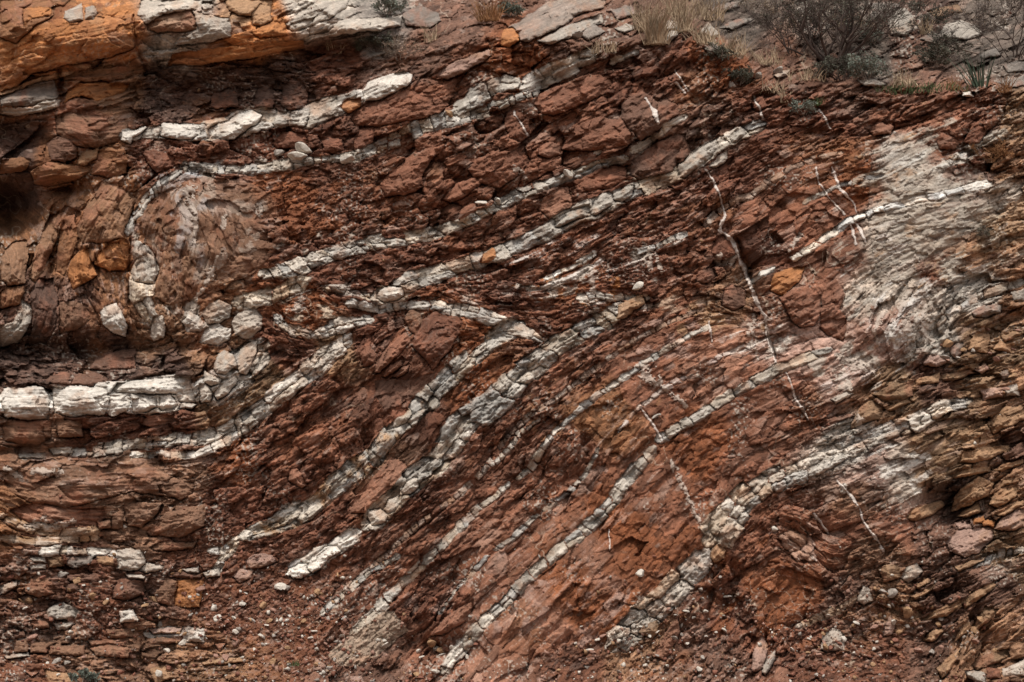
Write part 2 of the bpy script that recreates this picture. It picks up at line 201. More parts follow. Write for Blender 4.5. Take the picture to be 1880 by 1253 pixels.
# ------------------------------------------------------------------ limestone seams, traced: (x, y, half width)
# key, name, part, colour, proud, block length factor, points, label
SEAMS = [
 ('limestone_seam','limestone_block','pale',14,1.7,[(222,250,9),(250,246,11),(300,241,14),(365,243,14),(395,237,16),(440,228,23),(480,217,18),(525,218,15),(565,214,20),(600,200,20),(640,187,15),(668,172,12)],
  'thick knobbly cream limestone seam below the dark slabs at upper left'),
 ('limestone_seam','limestone_block','grey',9,1.0,[(335,306,9),(400,311,8),(470,312,9),(530,302,11),(570,294,9),(607,291,7),(650,288,9),(695,270,10),(745,246,14),(812,221,15),(862,214,11),(895,204,10),(937,184,8),(987,167,8)],
  'rubbly pale seam of small lumps rising from the top of the mottled boulder'),
 ('limestone_seam','limestone_block','pale',12,1.6,[(962,160,13),(1000,141,17),(1040,122,18),(1092,102,13)],
  'short bright ridged limestone seam just under the dry grass near the top centre'),
 ('limestone_seam','limestone_block','grey',12,1.3,[(836,206,11),(872,180,16),(905,156,15),(956,152,9)],
  'grey angular limestone seam lying just above the thin rubbly seam near the top centre'),
 ('limestone_seam','limestone_block','white',10,2.5,[(1122,116,6),(1148,104,6),(1172,94,5)],
  'smallest white sliver of limestone sticking out under the dry grass'),
 ('limestone_seam','limestone_block','grey',10,1.2,[(330,314,7),(301,333,8),(268,368,9),(241,408,9),(234,432,8)],
  'grey seam bending steeply down the left side of the mottled boulder'),
 ('limestone_seam','limestone_block','pale',16,1.8,[(255,452,16),(266,480,23),(262,515,22),(258,545,18),(280,590,12)],
  'upright pale blocks standing at the left foot of the mottled boulder'),
 ('limestone_seam','limestone_block','grey',10,0.95,[(480,503,12),(520,500,14),(560,487,14),(600,470,14),(647,454,13),(694,444,13),(745,437,13),(795,430,11),(828,417,10),(868,403,10),(897,386,7),(927,372,11),(953,356,11),(987,344,9),(1054,322,10),(1097,303,9),(1150,290,8)],
  'long limestone seam with toothed upright joints rising from the centre left'),
 ('limestone_seam','limestone_block','pale',9,1.9,[(1161,277,7),(1198,257,8),(1228,231,8),(1258,213,7)],
  'thin rusty limestone seam curling over the dark brown block right of the top centre'),
 ('limestone_seam','limestone_block','grey',16,1.8,[(725,530,14),(755,517,17),(795,505,16),(835,490,15),(869,482,14),(929,460,14),(960,447,15),(1000,430,17),(1030,411,16),(1060,394,16),(1090,382,19),(1125,366,16),(1160,351,14),(1205,336,14),(1241,325,12),(1262,306,15),(1282,291,18),(1315,268,16),(1345,253,12),(1389,233,12),(1402,228,9)],
  'longest clean grey limestone seam of big squared blocks crossing the upper middle'),
 ('limestone_seam','limestone_block','pale',12,1.3,[(690,545,17),(725,542,16),(748,537,9)],
  'pair of round white lumps where the big grey seam dies out at centre left'),
 ('limestone_seam','limestone_block','cream',9,0.9,[(430,558,12),(460,551,15),(510,541,14),(544,522,15),(565,512,9)],
  'crumbly cream seam just right of the cluster of white blocks at centre left'),
 ('limestone_seam','limestone_block','pale',8,1.0,[(508,580,8),(520,600,10),(544,609,10),(577,617,8),(611,602,12),(647,592,11),(681,587,8)],
  'hook shaped crumbly white seam cupping a patch of rusty red soil'),
 ('limestone_seam','limestone_block','pale',9,1.2,[(640,556,8),(670,563,11),(691,568,9),(745,561,8),(800,562,9),(830,568,12),(862,573,13),(895,583,11),(930,590,8)],
  'nearly level thin white seam running right through the centre between two slanting sets'),
 ('limestone_seam','limestone_block','white',22,1.6,[(4,740,30),(50,737,29),(90,738,27)],
  'big squared white limestone block at the left edge with a deep notch in its face'),
 ('limestone_seam','limestone_block','white',20,1.25,[(97,737,27),(150,735,28),(205,729,30),(280,727,31),(352,720,29)],
  'row of large squared white limestone blocks, thickest level seam at lower left'),
 ('limestone_seam','limestone_block','pale',16,1.1,[(362,724,24),(385,712,32),(420,692,34),(455,662,34),(480,634,24)],
  'broad broken white limestone mass bending upward to the right of the squared block row'),
 ('limestone_seam','limestone_block','pale',10,1.0,[(95,828,6),(150,832,8),(200,824,12),(260,813,11),(320,809,11),(370,806,12),(400,798,14),(440,778,15),(480,750,17),(520,718,17),(560,690,18),(600,655,17),(642,620,12)],
  'curved seam sweeping up from level at lower left, below the white block row'),
 ('limestone_seam','limestone_block','pale',9,1.2,[(240,836,5),(300,834,6),(350,838,8),(390,824,9),(430,800,8),(470,776,6)],
  'thin broken strand hugging the underside of the curved seam at lower left'),
 ('limestone_seam','limestone_block','grey',12,1.1,[(958,596,12),(929,608,18),(895,630,18),(862,656,18),(828,692,19),(795,723,19),(761,762,19),(728,787,16),(702,815,15),(690,835,15),(653,865,20),(608,900,19),(570,932,20),(529,957,20),(494,972,16),(440,986,9)],
  'long ochre stained pale seam slanting down left beside the widest seam'),
 ('limestone_seam','limestone_block','grey',15,1.05,[(1150,562,12),(1125,578,15),(1087,600,17),(1047,620,18),(1014,642,20),(987,664,22),(953,694,23),(920,728,23),(893,750,24),(862,768,24),(835,800,25),(806,848,24),(775,872,22),(747,893,22),(702,938,22),(672,962,18)],
  'widest grey limestone seam, densely cracked, slanting down left through the centre of the cliff'),
 ('limestone_seam','limestone_block','white',18,1.7,[(655,978,16),(630,995,14),(610,1010,16),(585,1027,20),(546,1047,17),(532,1053,10)],
  'bright white rounded blocks at the lower left end of the widest seam'),
 ('limestone_seam','limestone_block','grey',6,1.6,[(1302,598,5),(1240,632,6),(1211,648,6),(1180,670,6),(1154,688,6),(1107,718,6),(1077,742,7),(1047,768,6),(1014,799,6),(996,823,7),(972,861,7),(951,879,5)],
  'thin even grey stripe right of the widest seam, ending near the centre'),
 ('limestone_seam','limestone_block','mauve',6,1.3,[(1290,566,5),(1230,590,5),(1171,621,5),(1151,636,5),(1104,667,5),(1061,700,6),(1020,733,6),(970,764,5),(927,809,5),(892,861,6),(847,903,6),(806,936,6),(754,975,6),(716,1013,5),(667,1058,6),(633,1084,6)],
  'narrow pinkish beaded seam next to the widest seam, running almost to the scree'),
 ('limestone_seam','limestone_block','pale',6,1.3,[(990,770,4),(950,800,5),(934,827,6),(905,855,5)],
  'short pale strand beside the beaded seam just below the centre'),
 ('limestone_seam','limestone_block','grey',6,1.2,[(733,1020,5),(700,1040,5),(681,1050,5),(655,1072,6),(620,1100,7),(590,1128,6)],
  'short jointed strand like a bead string just above the scree at lower left centre'),
 ('limestone_seam','limestone_block','grey',8,1.6,[(935,888,5),(913,910,6),(875,937,7),(840,972,8),(806,1007,8),(768,1041,10),(730,1079,10),(700,1112,12),(675,1135,11),(650,1160,8)],
  'pale seam widening downward into the tan block at the foot'),
 ('limestone_seam','limestone_block','grey',9,2.6,[(1524,640,7),(1474,661,9),(1424,680,9),(1355,718,10),(1322,736,9),(1282,765,10),(1238,790,9),(1208,808,9)],
  'upper straight half of the long grey stripe, crossing smooth red rock right of centre'),
 ('limestone_seam','limestone_block','grey',11,1.5,[(1200,824,9),(1190,838,11),(1169,861,12),(1145,889,12),(1127,917,12),(1100,948,12),(1069,979,13),(1027,1010,11),(989,1041,10),(955,1076,10),(920,1115,10),(892,1138,11),(864,1173,12),(840,1197,12),(814,1233,9)],
  'lower beaded half of the long grey stripe, twisting down to the foot'),
 ('limestone_seam','limestone_block','pink',5,2.0,[(1369,634,4),(1322,655,5),(1288,678,5),(1255,695,5),(1221,711,5),(1188,738,5),(1168,752,4),(1134,792,4)],
  'faint pinkish seam between two grey stripes, passing the white splash right of centre'),
 ('limestone_seam','limestone_block','greyd',5,1.9,[(1100,823,4),(1072,872,5),(1048,900,5),(1017,924,4),(972,958,5),(941,988,7),(905,1012,4),(875,1041,5),(840,1080,3),(806,1128,4)],
  'dark narrow cracked seam low down between the two brightest stripes'),
 ('limestone_seam','limestone_block','pale',13,0.8,[(1782,735,9),(1732,748,13),(1675,778,18),(1598,805,18),(1548,826,21),(1518,841,22),(1466,866,20),(1415,884,22),(1372,912,24),(1340,950,30),(1311,993,32)],
  'upper part of the wide crumbly grey seam slanting down from the right'),
 ('limestone_seam','limestone_block','pale',12,0.8,[(1296,1018,26),(1268,1050,30),(1235,1085,28),(1205,1115,28),(1165,1150,28),(1127,1187,24)],
  'broken rubble seam reaching the foot, lower part of the wide crumbly grey seam'),
 ('limestone_seam','limestone_block','white',14,2.6,[(1815,338,10),(1780,346,9),(1732,358,7),(1665,372,7),(1615,384,7),(1564,404,7),(1514,437,7),(1474,466,7),(1445,482,6)],
  'clean straight stripe crossing the pale tan rock mass at upper right'),
 ('limestone_seam','limestone_block','white',7,2.6,[(1422,492,6),(1400,503,6),(1378,518,6)],
  'bright stub of stripe touching the deep crack right of centre'),
 ('limestone_seam','limestone_block','mauve',5,1.8,[(1548,280,5),(1497,291,6),(1454,308,6),(1414,332,7),(1380,358,7),(1352,368,6),(1322,385,7),(1296,412,7)],
  'thin seam climbing right from the top of the deep crack, below the vegetation'),
 ('limestone_seam','limestone_block','grey',6,1.6,[(1260,428,6),(1230,440,6),(1205,454,5),(1168,464,5)],
  'short thin grey seam directly above the white streaked patch'),
 ('limestone_seam','limestone_block','greyd',4,2.0,[(1620,322,4),(1548,338,4),(1514,355,5),(1474,372,4)],
  'faint short seam on the red rock left of the pale tan mass'),
 ('limestone_seam','limestone_block','grey',8,1.6,[(1880,517,8),(1815,537,8),(1770,556,9),(1735,580,7),(1722,600,6)],
  'grey slabby seam at the right edge, level with the middle of the cliff'),
 ('limestone_seam','limestone_block','white',7,2.0,[(1058,482,4),(1090,466,5),(1078,478,3),(1030,498,4),(1000,512,4)],
  'short bundle of white streaks in the red slabs just right of the centre'),
 ('limestone_seam','limestone_block','pale',10,1.2,[(1060,548,8),(1092,541,8),(1120,548,8),(1145,545,6),(1190,548,6)],
  'crumbly level white ledge above the upper end of the widest seam'),
 ('limestone_seam','limestone_block','pale',10,1.2,[(925,600,10),(950,606,11),(975,612,10),(992,625,6)],
  'little white lumps between the two wide seams near the centre'),
 ('limestone_seam','limestone_block','tan',8,2.2,[(0,945,7),(30,960,9),(70,975,9),(120,982,10),(180,974,8)],
  'ochre and white curved layer under the big brown slab at the left edge'),
 ('limestone_seam','limestone_block','tan',8,2.4,[(0,988,8),(60,994,9),(110,992,8),(180,988,5)],
  'lower of the two ochre layers at the left edge, above the rubble'),
 ('limestone_seam','limestone_block','pale',9,1.8,[(75,1014,8),(100,1010,9),(150,1012,7),(200,1014,9),(213,1020,9)],
  'level pale ledge at lower left just above the rubble slope'),
 ('limestone_seam','limestone_block','pale',11,1.0,[(385,1010,7),(410,1012,8),(432,995,10),(395,1050,8)],
  'loose pale lumps at the lower end of the ochre stained seam'),
 ('limestone_seam','limestone_block','pale',8,1.2,[(270,1165,8),(310,1160,9),(345,1166,13),(372,1170,12)],
  'pale cracked ledge among the brown bricks near the bottom left'),
 ('limestone_seam','limestone_block','pink',10,1.4,[(1440,985,16),(1465,1000,24),(1485,1020,18)],
  'white streaked pink rock in the lower right between dark clefts'),
 ('limestone_seam','limestone_block','tan',6,1.0,[(1462,1150,6),(1500,1135,8),(1540,1120,7),(1570,1100,6),(1590,1085,6)],
  'tan weathered ridge low at right beside the laminated tan beds'),
 ('limestone_seam','limestone_block','greyd',8,1.6,[(1880,1010,8),(1840,1015,7),(1790,1040,6)],
  'dark thin ledge at the right edge below the pinkish boulders'),
]
VEINS = [
 ([(1297,312,2.5),(1319,352,2.5),(1332,395,2.5),(1322,423,3.5),(1340,440,5),(1352,460,4),(1360,478,5),(1369,500,4),(1378,530,4),(1392,560,4),(1405,580,3.5),(1410,618,4),(1424,665,3)],'longest white calcite vein, running down beside the deep crack right of centre'),
 ([(1384,580,4),(1380,600,6),(1384,625,8),(1392,662,2.5)],'short white vein with a splash, just left of the longest vein'),
 ([(1497,308,3),(1504,338,2.5),(1527,368,2),(1551,395,2.5)],'leftmost of the steep white veins on the red rock at upper right'),
 ([(1527,308,2),(1535,325,4),(1544,348,3.5),(1568,375,2.5),(1571,392,2.5)],'thickest short white vein beside the pale tan rock mass'),
 ([(1561,413,3.5),(1566,430,2.5),(1571,450,2)],'left one of two small veins hanging below the clean straight stripe'),
 ([(1572,412,3),(1580,425,3),(1590,446,2.5)],'right one of two small veins hanging below the clean straight stripe'),
 ([(1444,685,2),(1457,722,3),(1484,772,2)],'thin dashed vein below the long grey stripe at right'),
 ([(1234,848,6),(1243,868,4.5),(1252,889,5),(1262,910,3.5),(1269,927,3.5),(1286,965,2)],'bright white isolated vein on plain red rock below the centre'),
 ([(1539,884,3.5),(1563,910,4),(1575,930,2.5),(1587,958,2.5),(1605,985,2.5),(1622,1010,4)],'long vein crossing the dark brown slab at lower right'),
 ([(1178,675,9),(1190,688,14),(1208,705,13),(1225,716,4),(1240,728,5),(1260,746,4)],'white splash of calcite with a tail right of the widest seam'),
 ([(1178,750,2.5),(1198,779,4),(1208,795,3),(1216,810,4)],'short vein joining the top of the long beaded stripe'),
 ([(1185,181,3.5),(1201,204,4),(1208,228,3)],'white vein across the dark block near the top centre'),
 ([(1193,455,5),(1190,478,7),(1195,497,6)],'left streak of the white patch in the middle right'),
 ([(1206,466,4),(1208,485,6),(1214,500,4)],'right streak of the white patch in the middle right'),
 ([(1117,972,2),(1119,995,2),(1119,1010,1.5)],'tiny upright vein on red rock low in the centre'),
 ([(943,204,2.5),(955,225,2.5),(970,250,2.5)],'pale vein on the red boulder left of the top centre'),
 ([(1384,178,2.5),(1392,198,2.5),(1399,214,3)],'small vein just under the vegetation'),
 ([(1504,201,2.5),(1515,218,3),(1524,237,2.5)],'small vein near the grey green herb'),
 ([(1494,944,3),(1506,960,3.5),(1519,979,2)],'short curved vein beside the dark cleft at lower right'),
 ([(1302,591,2.5),(1306,610,3),(1307,628,2.5)],'small upright vein between the parallel stripes'),
 ([(945,305,6),(957,318,5),(968,330,3)],'feathered white mark on the red blocks left of the top centre'),
 ([(1085,505,10),(1090,520,6),(1088,535,6)],'mushroom shaped white lump of calcite near the centre'),
 ([(1240,130,2),(1252,150,2.5),(1262,168,2)],'faint vein in dark red slabs beneath the dry grass'),
 ([(1240,152,3),(1250,163,3.5),(1257,172,3)],'stubby white vein near the faint vein under the dry grass'),
 ([(1320,478,10),(1338,482,8),(1352,474,4)],'white smear wrapping the rounded red stone by the deep crack'),
 ([(1468,430,6),(1458,448,5),(1448,462,3)],'bluish white splash on dark red rock left of the pale mass'),
 ([(350,345,9),(345,370,8),(355,395,6),(362,420,5),(352,450,4)],'bluish white streak down the mottled boulder'),
 ([(478,375,6),(476,392,6)],'bright small patch at the right end of the mottled boulder'),
 ([(415,398,4),(408,415,6)],'small bright patch in the middle of the mottled boulder'),
 ([(400,470,3),(388,500,6),(372,530,5),(360,550,4)],'lower pale streak at the foot of the mottled boulder'),
 ([(60,866,6),(85,868,8),(112,864,6)],'white calcite patch on the big brown slab at left'),
 ([(10,860,5),(25,872,8),(40,878,3)],'white patch at the left edge of the big brown slab'),
 ([(50,966,5),(80,962,9),(115,964,8),(137,958,5)],'longest white patch between the ochre layer and brown slab'),
 ([(1630,505,4),(1655,490,5),(1680,474,6)],'white streak across the pale mass at right'),
 ([(1660,545,5),(1655,570,7),(1662,600,9),(1668,620,5)],'chaotic white streaks at the heart of the swirl at right'),
 ([(1630,560,3),(1615,580,6),(1605,610,5),(1612,635,3)],'curved white streak on the left side of the swirl'),
 ([(1700,560,4),(1690,580,6),(1695,610,5),(1712,632,5)],'white ribs on the right side of the swirl'),
 ([(1540,655,8),(1575,668,12),(1600,680,8)],'broad pale smear below the swirl'),
 ([(1600,795,3),(1580,785,8),(1576,762,6)],'pale streak on the tan wedge above the crumbly seam'),
]
# ------------------------------------------------------------------ single rocks, traced outlines
# name, colour, proud, label, outline, layer (0 below seams, 1 above)
ROCKS = [
 ('boulder','mauve',12,'large smooth mottled brown and white boulder in the left half',[(290,332),(340,320),(400,328),(460,335),(500,360),(520,420),(500,470),(462,505),(400,525),(350,552),(312,560),(284,545),(288,490),(268,440),(252,405),(262,365)],0),
 ('cliff_block','orange',20,'broad rough orange rock face in the top left corner',[(0,55),(40,45),(90,42),(160,22),(240,40),(246,88),(200,106),(130,118),(60,135),(30,160),(0,170)],0),
 ('cliff_block','oran2',30,'dark orange knob in the very top left corner',[(0,0),(95,0),(98,30),(60,50),(30,80),(0,70)],0),
 ('cliff_block','pale',30,'white topped rock at the top edge above the orange slab',[(258,0),(372,0),(360,18),(300,26),(270,44),(254,30)],0),
 ('cliff_block','tand',22,'brown hollow faced block under the white topped rock',[(270,44),(300,26),(354,18),(364,40),(358,56),(290,60),(272,54)],0),
 ('cliff_block','grey',26,'grey fin of rock between the orange blocks at top left',[(354,18),(378,26),(422,34),(424,68),(380,78),(320,84),(330,70),(364,56)],0),
 ('cliff_block','orange',24,'long thin orange slab jutting above the dark hollow at top left',[(306,124),(318,98),(400,88),(470,82),(555,72),(560,88),(480,103),(390,117),(318,120)],0),
 ('cliff_block','tan',24,'round tan boulder at the top edge beside pale rock',[(415,0),(500,0),(497,18),(470,30),(440,30),(420,20)],0),
 ('cliff_block','tan',26,'rounded tan rock with an orange rim at the top',[(460,25),(480,6),(497,12),(498,40),(480,50),(462,46)],0),
 ('cliff_block','orange',18,'orange rock wedge left of the pale sloping rock at top',[(480,50),(500,40),(530,44),(525,62),(480,72),(460,60)],0),
 ('cliff_block','pale',26,'pale blue grey sloping rock at top left of centre',[(525,46),(560,20),(590,0),(640,0),(636,14),(600,38),(560,52),(535,56)],0),
 ('cliff_block','orange',28,'orange nodule hanging from the top edge at far left',[(42,14),(95,14),(95,28),(60,36),(44,50),(40,30)],1),
 ('stone','grey',30,'angular pale grey stone wedged under the top edge at left',[(118,20),(150,6),(154,38),(128,42),(117,32)],1),
 ('stone','grey',26,'smaller rounded grey stone next to the wedged angular one',[(156,14),(172,10),(178,24),(170,36),(157,36)],1),
 ('cliff_block','mauve',24,'long brown slab split by level cracks at left',[(100,214),(130,206),(180,214),(232,226),(236,250),(180,274),(140,268),(104,258)],0),
 ('cliff_block','brown',26,'rounded brown lump below the split slab',[(86,262),(104,252),(130,256),(143,272),(140,288),(118,300),(94,294)],0),
 ('cliff_block','oran2',20,'squarish ribbed tan brown block right of the rounded lump',[(166,320),(180,282),(200,270),(228,272),(236,292),(232,320),(200,326)],0),
 ('cliff_block','tan',18,'small tan wedge between the rounded lump and the ribbed block',[(140,296),(152,278),(182,272),(178,292),(158,304),(142,304)],0),
 ('cliff_block','oran2',26,'tan brown block overhanging a dark hollow at left',[(55,314),(90,298),(130,302),(166,304),(166,316),(140,332),(100,342),(62,338)],0),
 ('cliff_block','oran2',20,'tan ledge at the left edge above the black hollow',[(0,296),(40,288),(56,294),(50,312),(0,320)],0),
 ('cliff_block','orange',22,'orange slab with a white left end at upper left',[(117,190),(124,166),(145,153),(190,150),(238,154),(226,170),(180,184),(150,178),(130,182)],1),
 ('cliff_block','greyd',24,'grey brown slab at the left edge with a pale lower rim',[(0,172),(50,156),(96,144),(110,172),(100,186),(60,194),(0,196)],0),
 ('cliff_block','pale',22,'pale flat ledge at the left edge under the grey brown slab',[(0,199),(60,196),(88,184),(112,184),(108,198),(70,206),(30,214),(0,212)],1),
 ('cliff_block','tan',22,'long thin tan ledge above the grey brown slab',[(0,168),(50,150),(92,136),(150,130),(205,118),(210,124),(150,138),(96,146),(50,158),(0,176)],0),
 ('cliff_block','tand',18,'brown slab slanting beneath the orange rock face',[(110,148),(140,132),(210,124),(268,120),(266,132),(230,146),(160,150)],0),
 ('slab','grey',40,'large flat grey slab leaning at the top centre',[(927,55),(964,33),(1010,0),(1113,0),(1108,17),(1054,30),(1042,42),(970,79),(955,76),(950,58)],1),
 ('cliff_block','orange',34,'orange nodule at the lower end of the large grey slab',[(918,70),(924,54),(942,50),(952,60),(953,77),(934,88),(920,84)],1),
 ('slab','grey',26,'second grey slab lying under the large one at top centre',[(985,76),(1045,44),(1105,26),(1108,42),(1060,64),(1010,82)],0),
 ('slab','pale',46,'long pale grey jutting slab with a ragged left end near the top',[(556,68),(580,64),(604,58),(622,40),(634,36),(694,34),(738,27),(736,48),(700,56),(655,60),(600,68),(560,79)],1),
 ('cliff_block','greyd',18,'stacked thin grey slabs right of the long jutting slab',[(738,26),(770,10),(805,24),(812,40),(790,52),(745,48)],0),
 ('cliff_block','white',26,'big speckled white block at the end of the upper left seam',[(664,168),(678,150),(712,138),(742,130),(757,138),(754,154),(722,170),(692,184),(667,188)],1),
 ('cliff_block','orange',16,'small orange block below the big speckled white block',[(624,196),(640,180),(662,180),(662,198),(640,210)],1),
 ('cliff_block','pink',20,'smooth tan sloping slab left of the orange nodule near the top',[(802,142),(814,122),(860,104),(898,90),(903,104),(862,127),(822,146)],1),
 ('cliff_block','red',22,'layered red block under the big speckled white block',[(641,220),(660,196),(700,184),(745,164),(795,172),(826,192),(800,214),(740,224),(694,232),(650,230)],0),
 ('cliff_block','red',26,'large triangular red boulder in the upper middle',[(698,336),(730,306),(796,264),(800,285),(778,318),(775,342),(755,356),(708,362)],0),
 ('cliff_block','redd',20,'low red block above the rubbly seam, left of a taller one',[(500,264),(518,242),(562,244),(568,266),(540,274),(508,272)],0),
 ('cliff_block','redd',22,'middle one of the red blocks above the rubbly seam',[(594,262),(606,254),(628,256),(630,276),(612,282),(594,278)],0),
 ('cliff_block','redd',24,'squarish red block beside the bend of the rubbly seam',[(648,262),(660,236),(688,234),(686,262),(668,276),(650,276)],0),
 ('cliff_block','redd',22,'dark red block between white block seam and rubbly seam at left',[(260,278),(285,274),(322,288),(318,306),(290,318),(270,300)],0),
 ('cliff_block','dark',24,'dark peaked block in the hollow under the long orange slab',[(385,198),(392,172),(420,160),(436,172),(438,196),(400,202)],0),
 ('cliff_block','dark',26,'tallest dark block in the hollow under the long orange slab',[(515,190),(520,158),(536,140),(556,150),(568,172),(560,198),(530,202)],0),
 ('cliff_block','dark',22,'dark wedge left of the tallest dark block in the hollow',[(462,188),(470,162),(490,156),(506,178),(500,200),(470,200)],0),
 ('cliff_block','red',26,'rounded ribbed red block right of the thin rubbly seam near the top',[(977,190),(990,172),(1030,156),(1071,144),(1118,134),(1124,151),(1108,174),(1060,196),(1020,210),(990,208)],0),
 ('cliff_block','red',30,'biggest rounded red boulder in the upper centre',[(1032,276),(1046,243),(1070,224),(1100,214),(1144,220),(1160,246),(1154,266),(1121,276),(1070,278)],0),
 ('cliff_block','brown',26,'dark brown block crossed by a white vein near the top centre',[(1140,214),(1143,190),(1160,174),(1181,166),(1206,186),(1242,190),(1246,208),(1210,236),(1176,258),(1155,238)],0),
 ('cliff_block','brown',28,'dark brown rounded block sitting above the longest clean seam',[(1156,322),(1160,296),(1190,270),(1228,248),(1258,246),(1270,284),(1236,315),(1190,334)],0),
 ('cliff_block','red',24,'red block left of the dark brown rounded block',[(1052,336),(1070,314),(1097,308),(1148,304),(1152,328),(1121,346),(1060,356)],0),
 ('cliff_block','redl',28,'squared red block resting on the longest clean seam',[(995,364),(1014,350),(1040,342),(1052,366),(1048,390),(1008,402),(990,386)],0),
 ('cliff_block','redl',26,'small round topped red block above the toothed seam',[(986,284),(990,266),(1008,262),(1028,266),(1032,284),(1010,292)],0),
 ('cliff_block','red',24,'smooth sloping red boulder left of the feathered white mark',[(858,310),(878,290),(905,278),(946,278),(962,296),(950,325),(915,346),(875,336)],0),
 ('cliff_block','red',22,'red boulder crossed by a pale vein left of the top centre',[(926,228),(932,206),(948,200),(972,214),(972,250),(955,262),(934,252)],0),
 ('cliff_block','red',20,'narrow red fin left of the smooth sloping boulder',[(812,366),(838,338),(872,324),(884,338),(850,364),(826,372)],0),
 ('cliff_block','redl',26,'tilted red slab above two small loose slabs near the centre',[(684,684),(690,660),(716,634),(744,608),(756,626),(730,656),(696,682)],0),
 ('cliff_block','redd',26,'large smooth dark red block beneath the level white seam',[(756,636),(772,590),(800,572),(832,570),(850,592),(828,640),(796,680),(776,654)],0),
 ('cliff_block','red',24,'small upright red block left of the tilted slab',[(660,650),(674,634),(690,646),(688,668),(666,676)],0),
 ('cliff_block','redl',22,'upper one of two small loose red slabs near the centre',[(700,688),(716,670),(738,662),(740,670),(722,684),(706,692)],1),
 ('cliff_block','redl',20,'lower one of two small loose red slabs near the centre',[(716,694),(738,674),(752,668),(750,682),(730,694)],1),
 ('cliff_block','brown',8,'smooth hollow dark face below the small loose slabs',[(688,698),(755,696),(800,684),(790,712),(745,738),(706,756),(692,728)],0),
 ('cliff_block','mauve',22,'upright narrow brown block meeting the level white seam',[(742,584),(752,566),(770,572),(776,592),(764,616),(750,606)],0),
 ('cliff_block','redl',18,'flat streaked red slab between the two widest seams',[(640,926),(680,880),(716,841),(740,846),(756,868),(714,908),(674,941),(644,944)],0),
 ('cliff_block','mauve',14,'biggest flat brown slab at the lower left edge',[(2,878),(55,848),(114,843),(207,854),(283,858),(328,880),(356,896),(325,914),(242,904),(180,918),(121,932),(62,924),(21,906)],0),
 ('cliff_block','redl',14,'flat red brown slab under the biggest slab at lower left',[(16,938),(52,924),(131,934),(193,934),(196,956),(180,969),(104,962),(41,956)],0),
 ('cliff_block','mauve',28,'wedge shaped brown block with a pointed base at lower left',[(226,928),(260,922),(298,924),(294,938),(262,970),(236,966)],0),
 ('cliff_block','mauve',28,'largest jagged brown block right of the wedge shaped one',[(270,976),(284,960),(304,942),(340,932),(377,924),(374,966),(334,986),(276,984)],0),
 ('cliff_block','mauve',18,'flat brown ledge beneath the jagged brown block',[(275,1004),(300,994),(340,996),(362,994),(356,1006),(310,1012),(280,1012)],0),
 ('stone','orange',18,'square orange stone half buried at lower left',[(321,1066),(350,1063),(374,1064),(366,1117),(344,1116),(320,1112)],1),
 ('stone','mauve',18,'purplish stone joined to the left of the square orange one',[(284,1088),(306,1061),(325,1067),(319,1114),(288,1106)],1),
 ('stone','pale',24,'squared white stone set in the ledge above the rubble at lower left',[(214,1011),(240,1008),(263,1013),(268,1036),(254,1048),(214,1046)],1),
 ('stone','pale',16,'flat pale stone right of the squared white one',[(256,1048),(270,1034),(300,1037),(298,1048),(270,1052)],1),
 ('stone','white',26,'bright cube shaped white stone in the rubble at lower left',[(218,1122),(246,1119),(255,1140),(221,1145)],1),
 ('stone','mauve',20,'upper brick shaped brown stone in the bottom left rubble',[(194,1156),(240,1154),(244,1171),(200,1174)],1),
 ('stone','mauve',22,'largest brick shaped brown stone in the bottom left rubble',[(164,1188),(200,1182),(240,1188),(234,1208),(176,1204)],1),
 ('stone','mauve',20,'squarish brown stone left of the long brick in the bottom left',[(54,1178),(84,1180),(88,1200),(56,1198)],1),
 ('stone','mauve',18,'long low brown brick in the bottom left rubble',[(92,1186),(156,1184),(154,1204),(92,1202)],1),
 ('stone','mauve',24,'pyramid shaped brown stone in the left rubble',[(40,1086),(56,1066),(70,1054),(94,1068),(104,1092),(70,1097)],1),
 ('stone','grey',26,'rounded white and grey stone in the left rubble',[(84,1124),(98,1110),(117,1106),(142,1120),(138,1132),(114,1138),(88,1134)],1),
 ('stone','brown',18,'broken brown stone in the middle of the left rubble',[(206,1078),(222,1062),(263,1062),(264,1090),(236,1103),(208,1100)],1),
 ('stone','pale',16,'flat pale stone at the left edge of the rubble',[(0,1076),(32,1066),(30,1078),(12,1090),(0,1092)],1),
 ('stone','pink',16,'pale brown boulder at the right edge of the scree',[(450,1028),(470,1018),(500,1020),(508,1032),(478,1044),(458,1044)],1),
 ('stone','pink',16,'lower tan stone at the edge of the scree beneath another',[(426,1058),(440,1046),(466,1048),(460,1062),(440,1070)],1),
 ('cliff_block','cream',12,'large tan and white block with an ochre rim at the foot of the cliff',[(598,1202),(625,1180),(655,1148),(681,1122),(723,1122),(748,1158),(720,1182),(690,1206),(660,1222),(624,1224)],1),
 ('cliff_block','redl',28,'pointed red slab jutting above small stones at the foot',[(790,1166),(806,1144),(830,1124),(868,1102),(872,1117),(851,1142),(812,1166)],1),
 ('cliff_block','redl',28,'narrow upright red slab below the rubble seam',[(1199,1208),(1212,1180),(1228,1152),(1243,1133),(1249,1160),(1233,1196),(1217,1212)],1),
 ('cliff_block','tan',30,'largest tan block standing out over dark gaps at right',[(1745,942),(1752,912),(1768,896),(1795,876),(1826,886),(1812,910),(1780,928)],1),
 ('cliff_block','tan',28,'second tan block right of the largest one over dark gaps',[(1814,926),(1826,905),(1846,897),(1868,896),(1868,912),(1832,932)],1),
 ('cliff_block','tan',24,'small tan wedge beneath the largest tan block',[(1757,949),(1774,934),(1796,924),(1803,940),(1778,951)],1),
